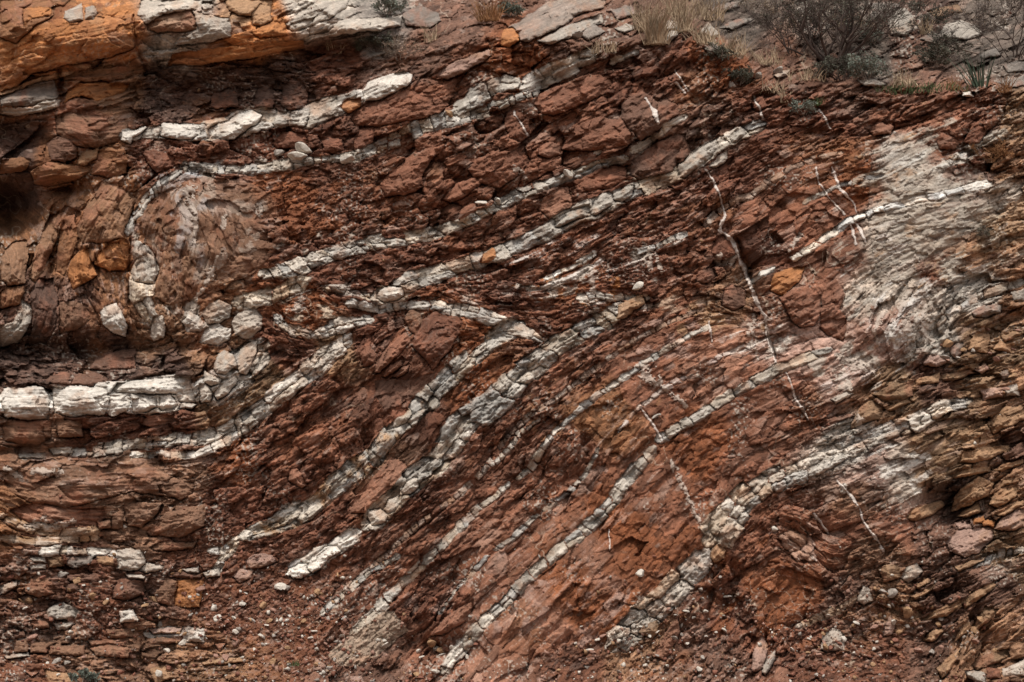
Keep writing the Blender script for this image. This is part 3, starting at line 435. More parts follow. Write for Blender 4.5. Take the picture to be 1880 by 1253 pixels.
 ('cliff_block','tan',22,'flat tan slab above the largest tan block',[(1748,880),(1758,866),(1790,858),(1818,857),(1820,866),(1780,876)],1),
 ('cliff_block','tan',26,'broad tan slab high at the right edge of the lower part',[(1756,852),(1766,832),(1800,822),(1850,818),(1856,828),(1820,842),(1790,850)],1),
 ('cliff_block','tan',22,'orange and white slab left of the dark gaps at right',[(1662,952),(1674,937),(1700,926),(1730,919),(1734,928),(1708,948),(1676,958)],1),
 ('cliff_block','tan',22,'small pale prism in the dark gaps at right',[(1836,896),(1842,880),(1860,878),(1858,890)],1),
 ('boulder','pink',24,'pinkish grey boulder low at right',[(1738,994),(1756,976),(1790,967),(1820,969),(1823,988),(1797,1014),(1771,1025),(1746,1014)],1),
 ('boulder','pink',22,'pinkish boulder touching the right edge',[(1826,970),(1838,950),(1860,938),(1885,932),(1885,965),(1850,977)],1),
 ('stone','grey',24,'rounded grey cracked stone at lower right',[(1652,1062),(1664,1040),(1684,1033),(1693,1052),(1668,1070)],1),
 ('stone','olive',20,'dull brown stone left of the rounded grey cracked one',[(1610,1044),(1628,1036),(1652,1038),(1652,1062),(1624,1070)],1),
 ('stone','pale',26,'pale tan knob near the bottom at lower right',[(1505,1194),(1508,1168),(1528,1152),(1548,1164),(1550,1196),(1518,1198)],1),
 ('stone','pink',26,'two faced stone with a pale top near the bottom right',[(1378,1230),(1384,1192),(1400,1166),(1411,1188),(1402,1224),(1388,1235)],1),
 ('stone','grey',20,'bluish grey leaning stone beside the two faced one',[(1398,1232),(1410,1204),(1424,1194),(1424,1212),(1412,1230),(1404,1240)],1),
 ('slab','redl',24,'flat red slab standing at the bottom edge right of centre',[(1416,1262),(1420,1232),(1430,1223),(1449,1228),(1447,1262)],1),
 ('cliff_block','tan',22,'pale tan bar in the laminated beds at lower right',[(1690,1139),(1712,1122),(1762,1100),(1768,1113),(1740,1130),(1702,1141)],1),
 ('cliff_block','tan',20,'short tan wedge beneath the pale tan bar',[(1692,1176),(1706,1162),(1730,1154),(1734,1162),(1710,1180)],1),
 ('boulder','grey',2,'pale tan and grey rock mass at upper right, crossed by a straight stripe',[(1600,284),(1640,262),(1688,256),(1715,280),(1760,312),(1812,318),(1816,396),(1790,412),(1762,480),(1700,500),(1640,520),(1604,470),(1592,400)],0),
 ('boulder','red',22,'round red boulder outlined by a white vein right of centre',[(1428,548),(1454,531),(1484,526),(1507,544),(1508,574),(1494,598),(1470,602),(1452,588),(1442,566)],0),
 ('boulder','red',16,'tall smooth red rock right of the round red boulder',[(1510,546),(1520,524),(1534,510),(1550,540),(1542,568),(1556,590),(1548,628),(1518,614),(1506,600)],0),
 ('boulder','orange',14,'orange rock patch above the round red boulder',[(1412,534),(1420,503),(1450,494),(1478,489),(1468,516),(1436,544)],0),
 ('cliff_block','redd',20,'diamond shaped dark red face outlined in white beside the deep crack',[(1304,464),(1312,440),(1326,430),(1346,448),(1352,468),(1334,480),(1314,478)],0),
 ('cliff_block','brown',22,'rounded brown stones in the cleft right of the centre',[(1322,560),(1328,530),(1346,522),(1370,536),(1368,560),(1344,572)],0),
 ('cliff_block','brown',20,'angular brown stone left of the cleft right of the centre',[(1274,518),(1286,498),(1310,492),(1318,508),(1300,522)],0),
 ('cliff_block','orange',26,'upright orange block with white streaks in the left half',[(123,502),(132,476),(146,458),(162,456),(168,486),(178,507),(148,524),(134,532)],1),
 ('cliff_block','orange',22,'rounded orange boulder right of the upright orange block',[(170,486),(182,464),(202,444),(234,450),(244,476),(230,497),(202,497)],0),
 ('cliff_block','tand',26,'block with a tan top and dark hollow side at the left edge',[(0,476),(14,454),(26,444),(50,442),(51,470),(46,520),(14,526),(0,516)],0),
 ('cliff_block','oran2',24,'small tan brown block just under the hollow sided one at the left edge',[(0,536),(14,528),(42,524),(46,536),(36,560),(0,566)],0),
 ('cliff_block','grey',26,'curved pale grey rock tongue at the left edge',[(0,602),(26,588),(36,572),(42,550),(56,560),(56,592),(34,631),(0,638)],0),
 ('cliff_block','dark',18,'dark folded rock column beside the pale tongue',[(60,594),(56,548),(67,510),(97,511),(105,541),(105,600),(86,631),(48,634)],0),
 ('cliff_block','mauve',20,'purplish brown slab right of the dark folded column',[(107,614),(110,555),(135,553),(161,561),(166,586),(147,603)],0),
 ('cliff_block','tand',14,'sloping rust brown rock left of the mottled boulder',[(140,420),(160,375),(191,332),(225,345),(250,362),(236,402),(226,436),(180,446),(150,448)],0),
 ('cliff_block','oran2',18,'upright cracked rust brown slab below the black hollow',[(100,500),(108,440),(118,400),(136,395),(142,430),(132,470),(118,505)],0),
 ('cliff_block','tand',18,'leaning brown ridge at the left beside the black hollow',[(52,510),(62,468),(80,420),(92,392),(112,392),(104,440),(84,490),(64,520)],0),
 ('cliff_block','white',30,'faceted bright white block in the left half',[(184,576),(194,562),(212,558),(224,572),(236,600),(230,620),(206,610),(188,594)],1),
 ('cliff_block','pale',24,'upright white stone right of the faceted white block',[(277,602),(282,582),(298,580),(304,606),(300,620),(280,628)],1),
 ('cliff_block','white',26,'small white block at the left end of the white cluster',[(336,592),(348,572),(364,580),(375,594),(368,608),(344,610)],1),
 ('cliff_block','grey',26,'grey round topped block in the middle of the white cluster',[(372,578),(384,556),(402,549),(424,562),(424,582),(400,596),(380,596)],1),
 ('cliff_block','pale',26,'large white block at the right end of the white cluster',[(426,590),(438,574),(468,562),(482,580),(480,606),(452,624),(430,614)],1),
 ('cliff_block','white',24,'lower white block in the white cluster',[(364,630),(376,602),(402,594),(424,606),(422,624),(400,636)],1),
 ('cliff_block','pale',32,'rounded white knob on the broad bending white mass',[(390,676),(400,650),(412,642),(428,652),(434,672),(412,688),(396,684)],1),
 ('cliff_block','brown',24,'long dark brown block above the squared white row',[(165,677),(174,656),(210,646),(248,641),(250,676),(200,680)],0),
 ('cliff_block','brown',22,'dark brown block low above the left of the squared white row',[(128,704),(141,686),(194,684),(200,711),(150,712)],0),
 ('cliff_block','brown',22,'small dark brown block above the gap in the squared white row',[(85,700),(98,684),(130,684),(126,706),(98,706)],0),
 ('cliff_block','mauve',26,'squared brown block under the notched white block at the left edge',[(2,777),(40,772),(97,772),(95,802),(70,818),(8,810)],0),
 ('cliff_block','mauve',22,'squared brown block under the left of the white row',[(101,770),(150,772),(153,802),(106,804)],0),
 ('cliff_block','redl',18,'flat reddish ledge under the middle of the white row',[(258,778),(274,762),(322,760),(316,774),(280,786)],0),
 ('cliff_block','tan',30,'orange brown squared block capping the widest seam at its upper end',[(1132,584),(1134,560),(1156,548),(1178,540),(1184,556),(1164,570),(1146,586)],1),
 ('cliff_block','orange',18,'rusty brown block set in the longest clean seam',[(880,484),(886,466),(908,456),(911,472),(896,484)],1),
 ('cliff_block','tan',22,'cream stone leaning out at the middle of the rubble seam',[(1303,1024),(1314,1000),(1334,1010),(1330,1026),(1310,1034)],1),
 ('cliff_block','olive',24,'tan wedge above the crumbly grey seam at right',[(1560,790),(1574,754),(1598,732),(1624,748),(1620,768),(1590,776)],1),
 ('cliff_block','olive',18,'broad dull wedge under thin slabs at right',[(1602,724),(1640,704),(1676,698),(1678,726),(1650,742),(1620,738)],1),
 ('stone','greyd',26,'blue grey spindle shaped stone at right',[(1785,572),(1804,560),(1840,558),(1838,572),(1804,584),(1788,582)],1),
 ('stone','greyd',28,'dark ringed angular stone among chips at right',[(1742,640),(1752,628),(1768,630),(1764,650),(1756,660),(1745,652)],1),
 ('stone','pink',22,'knobbly pinkish stone left of the dark ringed one',[(1692,664),(1700,652),(1738,654),(1742,666),(1720,674),(1696,672)],1),
 ('cliff_block','redl',22,'red block under the vegetation at upper right',[(1592,240),(1610,222),(1640,232),(1636,246),(1604,250)],1),
 ('cliff_block','redd',24,'dark red block above the orange dead plant at upper right',[(1770,260),(1782,240),(1806,228),(1812,244),(1798,262),(1780,266)],1),
 ('cliff_block','red',22,'round red block beside the top of the pale rock mass',[(1718,262),(1728,244),(1752,248),(1762,264),(1752,276),(1724,276)],1),
 ('cliff_block','redd',22,'dark block wedged in the seam near the upper vegetation',[(1380,184),(1402,174),(1408,196),(1392,206),(1382,200)],1),
 ('cliff_block','pale',20,'oval grey stone at the end of the longest clean seam',[(1300,308),(1318,286),(1336,278),(1336,292),(1318,306)],1),
 ('boulder','grey',40,'squat grey boulder among dry shrubs at upper right',[(1628,36),(1640,20),(1660,14),(1676,34),(1677,52),(1664,66),(1636,64)],1),
 ('boulder','grey',34,'wide pale grey boulder behind the sword leaved plant',[(1724,62),(1736,44),(1762,38),(1790,46),(1804,64),(1772,74),(1738,72)],1),
 ('stone','white',26,'small bright stone lying under the sword leaved plant',[(1765,177),(1768,167),(1784,167),(1789,177)],1),
 ('slab','grey',26,'flat grey stone on the ledge left of the sword leaved plant',[(1574,148),(1594,144),(1626,154),(1612,160),(1586,158)],1),
 ('stone','pale',30,'pale stone beside the tall dry grass at the top',[(1217,44),(1228,36),(1255,46),(1253,57),(1224,56)],1),
 ('stone','grey',28,'narrow pale stone below another beside the dry grass',[(1216,74),(1232,56),(1245,56),(1244,66),(1226,77)],1),
 ('stone','grey',30,'grey rock under the dry grass at the top right of centre',[(1285,60),(1300,40),(1320,62),(1312,70)],1),
 ('slab','greyd',34,'long grey slab at the top edge among twigs',[(1296,20),(1330,6),(1362,2),(1358,14),(1320,24)],1),
 ('slab','greyd',30,'grey slab among dry grass left of the dark shrub',[(1320,52),(1350,36),(1390,32),(1380,42),(1344,56)],1),
 ('boulder','greyd',34,'grey boulder at the top edge behind the dark shrub',[(1560,30),(1590,8),(1640,4),(1652,10),(1628,34),(1590,42)],1),
 ('slab','greyd',30,'grey pitted stone between the two clumps of grey green shrub',[(1690,72),(1704,62),(1728,60),(1732,68),(1712,78)],1),
 ('cliff_block','olive',16,'dark cracked wedge against the rubble seam near the bottom',[(1172,1160),(1184,1146),(1206,1138),(1210,1160),(1196,1174)],1),
 ('stone','pink',20,'reddish stone lying at the bottom edge left of centre',[(574,1232),(580,1206),(598,1222),(598,1236),(584,1240)],1),
 ('stone','redl',22,'orange red stone cut by the bottom edge left of centre',[(556,1262),(560,1236),(582,1232),(604,1240),(608,1262)],1),
 ('stone','pink',20,'cream stone cut by the bottom edge near the tan block',[(640,1262),(644,1244),(662,1242),(672,1262)],1),
 ('stone','redl',18,'thin red stone leaning among scree on the slope',[(528,882),(534,860),(546,862),(566,892),(552,896)],1),
]
ANCH = [(1760,905,'largest tan block'),(1640,722,'broad dull wedge'),(1200,1175,'dark cracked wedge'),(1590,760,'tan wedge'),(1545,640,'broad pale smear'),(240,940,'wedge shaped brown block'),(325,960,'jagged brown block'),(240,1030,'squared white stone'),(1875,955,'pinkish boulder at the edge'),(60,835,'thin curved seam at left'),(160,875,'biggest flat brown slab'),(516,1076,'white pointed stone'),(345,1090,'square orange stone'),(675,1170,'large tan block'),(575,1050,'rounded white blocks'),(578,1225,'reddish stone at the bottom edge'),(470,1040,'pale brown boulder'),
 (600,1110,'short jointed strand'),(236,1132,'white cube shaped stone'),(112,1120,'rounded white and grey stone'),(70,1078,'pyramid shaped brown stone'),(200,1196,'largest brown brick'),(70,1190,'squarish brown stone at left'),(122,1195,'long low brown brick'),
 (236,1078,'broken brown stone'),(330,1166,'cracked pale ledge'),(156,1248,'blue green herb'),(173,1096,'yellow egg shaped stone'),(542,1222,'green sprout'),(300,1240,'bottom edge left of the scree'),(440,1150,'middle of the scree'),(420,1235,'bottom edge of the scree'),
 (840,1135,'pointed red slab'),(795,1178,'tan standing stone'),(814,1225,'foot of the long beaded stripe'),(1225,1170,'narrow upright red slab'),(1127,1187,'foot of the rubble seam'),(1268,1050,'narrowest part of the rubble seam'),(1205,1115,'middle of the rubble seam'),(1190,1150,'dark cracked wedge'),(1310,1120,'dark cleft'),
 (1320,1200,'brown earth right of the red slab'),(1393,1200,'two faced stone'),(1432,1240,'flat red slab at the bottom edge'),(1528,1175,'pale tan knob'),(1540,1120,'tan ridge'),(1620,1200,'earth under the laminated beds'),(1670,1050,'rounded grey cracked stone'),(1630,1053,'dull brown stone'),(1730,1120,'pale tan bar'),
 (1710,1168,'short tan wedge'),(1780,1000,'pinkish grey boulder'),(1810,1100,'laminated beds'),(1650,1120,'grey shards'),(1755,645,'dark ringed stone'),(1810,570,'spindle shaped stone'),(1717,663,'knobbly pinkish stone'),(1840,680,'thin slabs at the right edge'),(1800,720,'crumbly grey seam')]
USED = {}
CW_ = dict(white='white', red='red brown', tan='tan', grey='grey', pink='pinkish')
def describe(x, y, s, mk, kind='stone', size=None, col=None):
    an = sorted([q for q in ANCH], key=lambda a: (a[0] - x) ** 2 + (a[1] - y) ** 2)
    sz = 'tiny' if s < 6.2 else 'small' if s < 8.5 else 'fair sized' if s < 12 else 'larger'
    def rel(a):
        dx, dy = x - a[0], y - a[1]; ad = math.hypot(dx, dy); o = int(((math.degrees(math.atan2(-dy, dx)) + 382.5) % 360) // 45)
        return ('right of', 'above and right of', 'above', 'above and left of', 'left of', 'below and left of', 'below', 'below and right of')[o], ad
    sz = size or sz; cw = col or CW_[mk]
    w, ad = rel(an[0]); near = 'just ' if ad < 30 else ''
    l = ('%s %s ' + kind + ' %s%s the %s') % (sz, cw, near, w, an[0][2])
    if l in USED:
        w2, _ = rel(an[1]); l2 = ('%s %s ' + kind + ' between the %s and the %s') % (sz, cw, an[0][2], an[1][2])
        if len(l2.split()) <= 16 and l2 not in USED: l = l2
        else:
            l3 = '%s %s chip %s%s the %s' % (sz, cw, near, w, an[0][2])
            if l3 not in USED: l = l3
    USED[l] = 1
    return l

MORE = [('tan',20,[(1819,862),(1850,850),(1878,842),(1880,852),(1840,866)]),('tan',22,[(1826,945),(1850,932),(1880,917),(1880,927),(1843,947)]),('pink',18,[(1753,960),(1781,957),(1785,968),(1760,973)]),
 ('orange',16,[(1784,953),(1805,947),(1810,958),(1788,963)]),('orange',16,[(1804,956),(1826,957),(1824,969),(1805,966)]),('tan',20,[(1752,1042),(1781,1031),(1807,1027),(1788,1039),(1760,1051)]),('tan',20,[(1677,1075),(1705,1061),(1710,1069),(1684,1081)]),
 ('tan',20,[(1666,1096),(1701,1083),(1720,1071),(1713,1084),(1681,1101)]),('pink',20,[(1622,1152),(1635,1131),(1644,1150),(1637,1166),(1622,1170)]),('pale',16,[(1572,1102),(1584,1076),(1598,1082),(1604,1103),(1587,1112)]),('tan',22,[(1719,1228),(1755,1196),(1765,1189),(1757,1214),(1729,1246)]),
 ('tan',20,[(1746,1186),(1767,1148),(1781,1140),(1785,1152),(1767,1170)]),('tan',20,[(1766,1104),(1795,1082),(1823,1068),(1830,1076),(1797,1101),(1771,1118)]),('olive',18,[(1786,1156),(1806,1112),(1834,1118),(1812,1142),(1788,1168)]),('olive',20,[(1780,1224),(1797,1206),(1850,1190),(1855,1207),(1795,1232)]),
 ('tand',20,[(1853,1186),(1882,1175),(1882,1207),(1857,1212)]),('grey',26,[(1770,1231),(1809,1234),(1811,1258),(1778,1247)]),('pale',26,[(1839,1229),(1884,1210),(1884,1243),(1843,1240)]),('redd',22,[(1812,1224),(1836,1230),(1840,1246),(1812,1246)]),
 ('tan',22,[(1677,698),(1725,684),(1723,702),(1681,709)]),('olive',20,[(1725,691),(1782,677),(1796,685),(1759,696),(1732,702)]),('tan',20,[(1771,643),(1795,607),(1820,614),(1812,649)]),('tan',18,[(1821,642),(1832,627),(1857,628),(1857,649)]),('olive',20,[(1836,618),(1882,603),(1882,614),(1846,629)]),
 ('pink',18,[(1788,679),(1809,667),(1817,679),(1802,686)]),('greyd',20,[(1835,688),(1849,677),(1860,691),(1842,699)]),('pink',20,[(1798,716),(1842,711),(1842,728),(1805,736)]),('grey',22,[(1843,712),(1866,704),(1873,728),(1849,726)]),('tan',24,[(1812,777),(1839,748),(1882,744),(1882,769),(1842,789),(1824,797)]),
 ('tan',18,[(1620,749),(1668,731),(1677,738),(1635,756)]),('pale',18,[(1526,733),(1554,717),(1566,725),(1534,743)]),('brown',18,[(1503,779),(1554,758),(1570,762),(1514,786)]),('grey',22,[(1855,538),(1884,530),(1884,552),(1862,552)]),
 ('grey',16,[(34,834),(83,831),(84,842),(36,843)]),('pale',18,[(91,823),(135,821),(129,835),(97,835)]),('grey',22,[(54,1024),(83,1021),(84,1032),(59,1033)]),('grey',20,[(53,1038),(83,1035),(84,1046),(59,1046)]),('olive',18,[(86,1023),(114,1023),(118,1041),(90,1042)]),
 ('greyd',20,[(122,1022),(173,1020),(162,1038),(138,1046),(121,1038)]),('tan',16,[(176,1023),(208,1023),(208,1038),(180,1035)]),('brown',20,[(123,1058),(187,1051),(188,1067),(128,1070)]),('brown',18,[(116,1076),(142,1071),(146,1086),(121,1089)]),('pale',20,[(230,1052),(267,1057),(264,1064),(235,1063)]),
 ('brown',20,[(313,1052),(370,1051),(367,1061),(318,1061)]),('pale',20,[(334,1046),(366,1040),(367,1051),(342,1052)]),('pale',18,[(374,1050),(404,1044),(405,1058),(377,1061)]),('brown',18,[(23,1162),(45,1159),(46,1171),(28,1173)]),('mauve',20,[(25,1176),(52,1175),(52,1197),(28,1198)]),
 ('mauve',20,[(53,1140),(93,1139),(91,1155),(59,1156)]),('grey',20,[(96,1143),(138,1144),(122,1158),(104,1156)]),('mauve',18,[(161,1175),(238,1174),(239,1184),(166,1184)]),('pink',20,[(275,1155),(335,1152),(330,1162),(283,1165)]),('mauve',18,[(269,1172),(337,1168),(335,1180),(273,1184)]),
 ('white',24,[(340,1178),(348,1160),(356,1152),(375,1155),(376,1181)]),('grey',20,[(9,1204),(52,1197),(55,1205),(14,1209)]),('redl',18,[(44,1231),(70,1235),(59,1244)]),('tan',22,[(80,1228),(143,1239),(140,1258),(90,1258)]),('tan',20,[(275,1228),(311,1220),(319,1245),(283,1254)]),
 ('tan',22,[(369,1214),(442,1206),(448,1216),(373,1222)]),('redl',18,[(393,1182),(416,1182),(404,1197)]),('mauve',18,[(289,891),(356,886),(353,903),(332,918),(294,904)]),('mauve',20,[(179,958),(204,955),(205,969),(183,970)]),('mauve',22,[(206,944),(229,940),(226,969),(207,971)]),('mauve',18,[(203,982),(226,985),(226,996),(204,997)]),
 ('grey',30,[(1420,140),(1436,130),(1452,128),(1446,140),(1428,146)]),('greyd',28,[(1290,90),(1310,78),(1330,92),(1306,100)]),('greyd',30,[(1466,60),(1500,40),(1530,44),(1500,70)]),('greyd',30,[(1690,110),(1716,92),(1740,98),(1712,116)]),('greyd',28,[(1840,120),(1884,108),(1884,130),(1852,134)]),('greyd',26,[(1826,150),(1880,140),(1884,158),(1850,162)]),
 ('greyd',28,[(1060,60),(1090,46),(1112,58),(1080,74)]),('greyd',26,[(1120,20),(1160,8),(1170,26),(1134,36)]),('grey',26,[(1128,52),(1150,42),(1168,52),(1146,62)]),('olive',24,[(1700,20),(1760,8),(1770,22),(1720,34)]),('brown',26,[(1500,110),(1530,96),(1550,112),(1520,124)]),('greyd',24,[(1795,100),(1830,88),(1840,100),(1806,112)])]
ANCH += [(1205,40,'tall dry straw tuft'),(1530,110,'trunk of the largest shrub'),(1650,40,'squat grey boulder'),(1765,58,'wide pale grey boulder'),(1795,140,'sword leaved plant'),(1080,30,'large leaning grey slab'),(1400,60,'wispy bare shrub')]
COLW = dict(tan='tan', pink='pinkish', orange='orange', pale='pale', olive='dull brown', tand='brown', grey='grey', redd='dark red', greyd='dark grey', brown='brown', mauve='purplish brown', white='white', redl='light red')
for ck, pr, pts in MORE:
    xs = [p[0] for p in pts]; ys = [p[1] for p in pts]; w_, h_ = max(xs) - min(xs), max(ys) - min(ys)
    sh = 'long' if w_ > 3 * h_ else 'flat' if w_ > 1.8 * h_ else 'upright' if h_ > w_ * 1.1 else 'blocky'
    kn = 'slab' if sh in ('long', 'flat') else 'block'
    ROCKS.append(('cliff_block', ck, pr, describe(sum(xs) / len(xs), sum(ys) / len(ys), 0, None, kn, sh, COLW[ck]), pts, 1))
# traced single blocks of some seams: part of the seam label, colour, proud, outlines
SEAM_BLOCKS = [
 ('deep notch in its face','white',26,[[(8,764),(2,740),(18,716),(60,709),(82,712),(92,735),(90,770),(50,772)]]),
 ('row of large squared','white',24,[[(96,745),(97,712),(140,708),(196,712),(200,735),(192,762),(130,764),(98,758)],[(204,722),(216,702),(270,697),(318,694),(350,692),(357,740),(330,738),(322,722),(280,724),(240,722)],
   [(198,762),(202,728),(238,724),(242,740),(236,752),(206,765)],[(242,752),(244,732),(286,730),(288,748),(270,756),(248,756)],[(291,748),(294,726),(312,724),(326,740),(320,752),(296,754)],[(328,750),(334,740),(356,742),(360,744),(352,752)]]),
 ('broad broken white','pale',22,[[(368,742),(366,706),(384,704),(390,722),(386,738)],[(372,700),(376,678),(392,690),(408,694),(404,704),(390,708)],[(434,668),(440,640),(458,628),(474,626),(470,650),(452,690),(440,686)],[(392,726),(410,700),(432,690),(438,700),(420,724),(398,734)]]),
 ('longest clean grey','grey',26,[[(1244,326),(1246,304),(1266,286),(1290,268),(1316,254),(1320,272),(1302,292),(1282,308),(1256,328)],[(1084,392),(1088,372),(1106,355),(1124,354),(1132,370),(1112,384),(1094,396)],[(1128,368),(1126,356),(1150,342),(1164,342),(1160,358),(1142,372)],
   [(1338,252),(1352,242),(1362,234),(1370,246),(1354,260),(1342,264)],[(1018,420),(1020,402),(1050,386),(1080,378),(1086,396),(1060,402),(1040,414)]]),
 ('thick knobbly cream','white',24,[[(383,254),(381,238),(402,226),(420,222),(440,206),(462,204),(480,212),(474,228),(452,240),(430,256),(406,258)],[(294,250),(298,226),(330,228),(362,230),(370,246),(350,256),(316,256)],[(220,258),(224,244),(256,236),(270,234),(262,244),(244,252),(240,266)]]),
 ('bright white rounded blocks','white',26,[[(528,1052),(532,1044),(550,1036),(564,1036),(572,1050),(556,1062),(538,1062)],[(564,1042),(570,1022),(596,1006),(620,1000),(628,1010),(606,1024),(590,1044),(574,1052)]]),
 ('widest grey','pale',26,[[(674,950),(676,940),(698,936),(710,944),(708,958),(690,966),(682,962)],[(704,938),(714,916),(730,910),(732,924),(722,940),(712,944)],[(734,902),(748,884),(766,878),(768,894),(752,908),(738,910)]]),
 ('upright pale blocks','pale',26,[[(240,500),(248,480),(272,464),(284,474),(292,496),(284,520),(264,522),(246,516)]]),
 ('pair of round white','white',24,[[(692,548),(696,532),(716,526),(738,528),(742,542),(730,552),(706,554)]]),
]
# broad hollows and swells of the face: x, y, rx, ry, metres (positive goes in)
BUMPS = [(95,490,24,50,.25),(70,160,70,14,.12),(30,640,60,20,.2),(1650,590,40,40,-.12),(15,385,55,60,1.0),(30,250,60,34,.5),(30,300,60,30,-.1),(120,345,40,18,.3),(330,165,110,45,.28),(520,170,120,40,.22),(120,55,170,60,-.45),(340,40,120,50,-.25),
 (470,60,120,50,-.2),(60,190,80,20,-.1),(150,240,90,30,-.15),(390,430,140,110,-.12),(150,650,180,38,.22),(60,740,120,40,-.15),(240,735,140,40,-.12),
 (400,690,70,50,-.12),(640,115,140,28,.25),(60,830,80,14,.15),(180,880,190,40,-.1),(350,950,40,40,-.1),(560,90,60,14,.2),(680,80,120,20,.25),
 (1370,530,26,60,.22),(1390,600,12,60,.1),(1150,250,60,60,-.1),(1450,550,90,60,-.08),(1620,600,60,50,-.1),(1790,900,90,60,.14),(1740,940,50,40,.2),
 (1700,380,120,120,-.12),(1560,900,120,80,-.1),(1340,1110,30,60,.18),(1420,1060,60,70,.06),(740,710,60,30,.12),(780,600,80,50,.02),(1080,1050,220,120,-.12),
 (950,1150,160,80,-.15),(1480,690,120,60,-.08),(1640,1150,80,60,.1),(1800,1120,100,80,-.12),(1000,730,300,200,-.06),(600,1060,120,50,.06),(780,1190,50,26,.18),
 (1500,900,14,60,.06),(560,300,60,80,.05),(1600,60,130,50,-.1),(1700,120,80,30,.15),(1540,120,40,40,.2),(240,640,240,14,.08),(1270,1080,20,120,.05)]
# ------------------------------------------------------------------ zone and direction maps (coarse, then enlarged)
def upsample(a, cx, cy):
    fx = np.interp(gx, cx, np.arange(len(cx))); fy = np.interp(gy, cy, np.arange(len(cy)))
    x0 = np.clip(fx.astype(int), 0, len(cx) - 2); y0 = np.clip(fy.astype(int), 0, len(cy) - 2)
    tx = (fx - x0).astype(np.float32)[None, :]; ty = (fy - y0).astype(np.float32)[:, None]
    r0 = a[y0][:, x0] * (1 - tx) + a[y0][:, x0 + 1] * tx
    r1 = a[y0 + 1][:, x0] * (1 - tx) + a[y0 + 1][:, x0 + 1] * tx
    return r0 * (1 - ty) + r1 * ty

cx = np.arange(-ML, PW + MR + 6, 6.0); cy = np.arange(-MT, PH + MB_ + 6, 6.0)
CX, CY = np.meshgrid(cx, cy)
WX = CX + 26 * fbm(CX, CY, 60, 4, 3); WY = CY + 20 * fbm(CX, CY, 60, 4, 9)
zp = np.array([[z[0], z[1]] for z in Z], float)
zv = np.array([list(C[z[2]]) + list(z[3:]) for z in Z], float)
acc = np.zeros(CX.shape + (zv.shape[1],)); ws = np.zeros(CX.shape)
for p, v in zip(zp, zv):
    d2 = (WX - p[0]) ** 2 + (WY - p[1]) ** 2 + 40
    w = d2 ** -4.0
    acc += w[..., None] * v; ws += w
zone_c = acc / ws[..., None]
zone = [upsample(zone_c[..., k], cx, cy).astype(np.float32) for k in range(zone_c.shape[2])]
ZR, ZG, ZB, ZS, ZA, ZREL, ZLAM, ZCH = zone

ths = [(x, y, math.radians(-a)) for x, y, a in TH]
for s in SEAMS:
    pts = s[5]
    if len(pts) < 3: continue
    for a, b in zip(pts[:-1], pts[1:]):
        ths.append(((a[0] + b[0]) / 2, (a[1] + b[1]) / 2, math.atan2(b[1] - a[1], b[0] - a[0])))
c2 = np.zeros(CX.shape); s2 = np.zeros(CX.shape)
for x, y, t in ths:
    w = ((CX - x) ** 2 + (CY - y) ** 2 + 400) ** -1.8
    c2 += w * math.cos(2 * t); s2 += w * math.sin(2 * t)
n = np.hypot(c2, s2) + 1e-30
C2 = upsample(c2 / n, cx, cy); S2 = upsample(s2 / n, cx, cy)
THETA = (0.5 * np.arctan2(S2, C2)).astype(np.float32)     # -90..90 deg, image axes (y down)
CT, SN = np.cos(THETA), np.sin(THETA)
print('maps', time.time() - T0)

# ------------------------------------------------------------------ bedding grain: noise smeared along the bedding
def lic(src, steps, stride=1.0):
    out = src.copy(); cnt = 1
    for sgn in (1, -1):
        X = np.broadcast_to(np.arange(W, dtype=np.float32)[None, :], (H, W)).copy()
        Y = np.broadcast_to(np.arange(H, dtype=np.float32)[:, None], (H, W)).copy()
        dx = CT * sgn * stride; dy = SN * sgn * stride
        px_, py_ = dx, dy
        for k in range(steps):
            X += px_; Y += py_
            xi = np.clip(X + .5, 0, W - 1).astype(np.int32); yi = np.clip(Y + .5, 0, H - 1).astype(np.int32)
            nx = CT[yi, xi] * stride; ny = SN[yi, xi] * stride
            flip = np.where(nx * px_ + ny * py_ < 0, -1, 1).astype(np.float32)
            px_ = nx * flip; py_ = ny * flip
            out += src[yi, xi]; cnt += 1
    out /= cnt
    out -= out.mean(); out /= out.std()
    return out

n1 = rng.standard_normal((H, W)).astype(np.float32)
lam_f = lic(blur(n1, 0), 9, 1.0)                       # fine grain
lam_m = lic(blur(rng.standard_normal((H, W)).astype(np.float32), 1), 12, 1.8)
lam_c = lic(blur(blur(rng.standard_normal((H, W)).astype(np.float32), 3), 3), 14, 3.2)
print('lic', time.time() - T0)

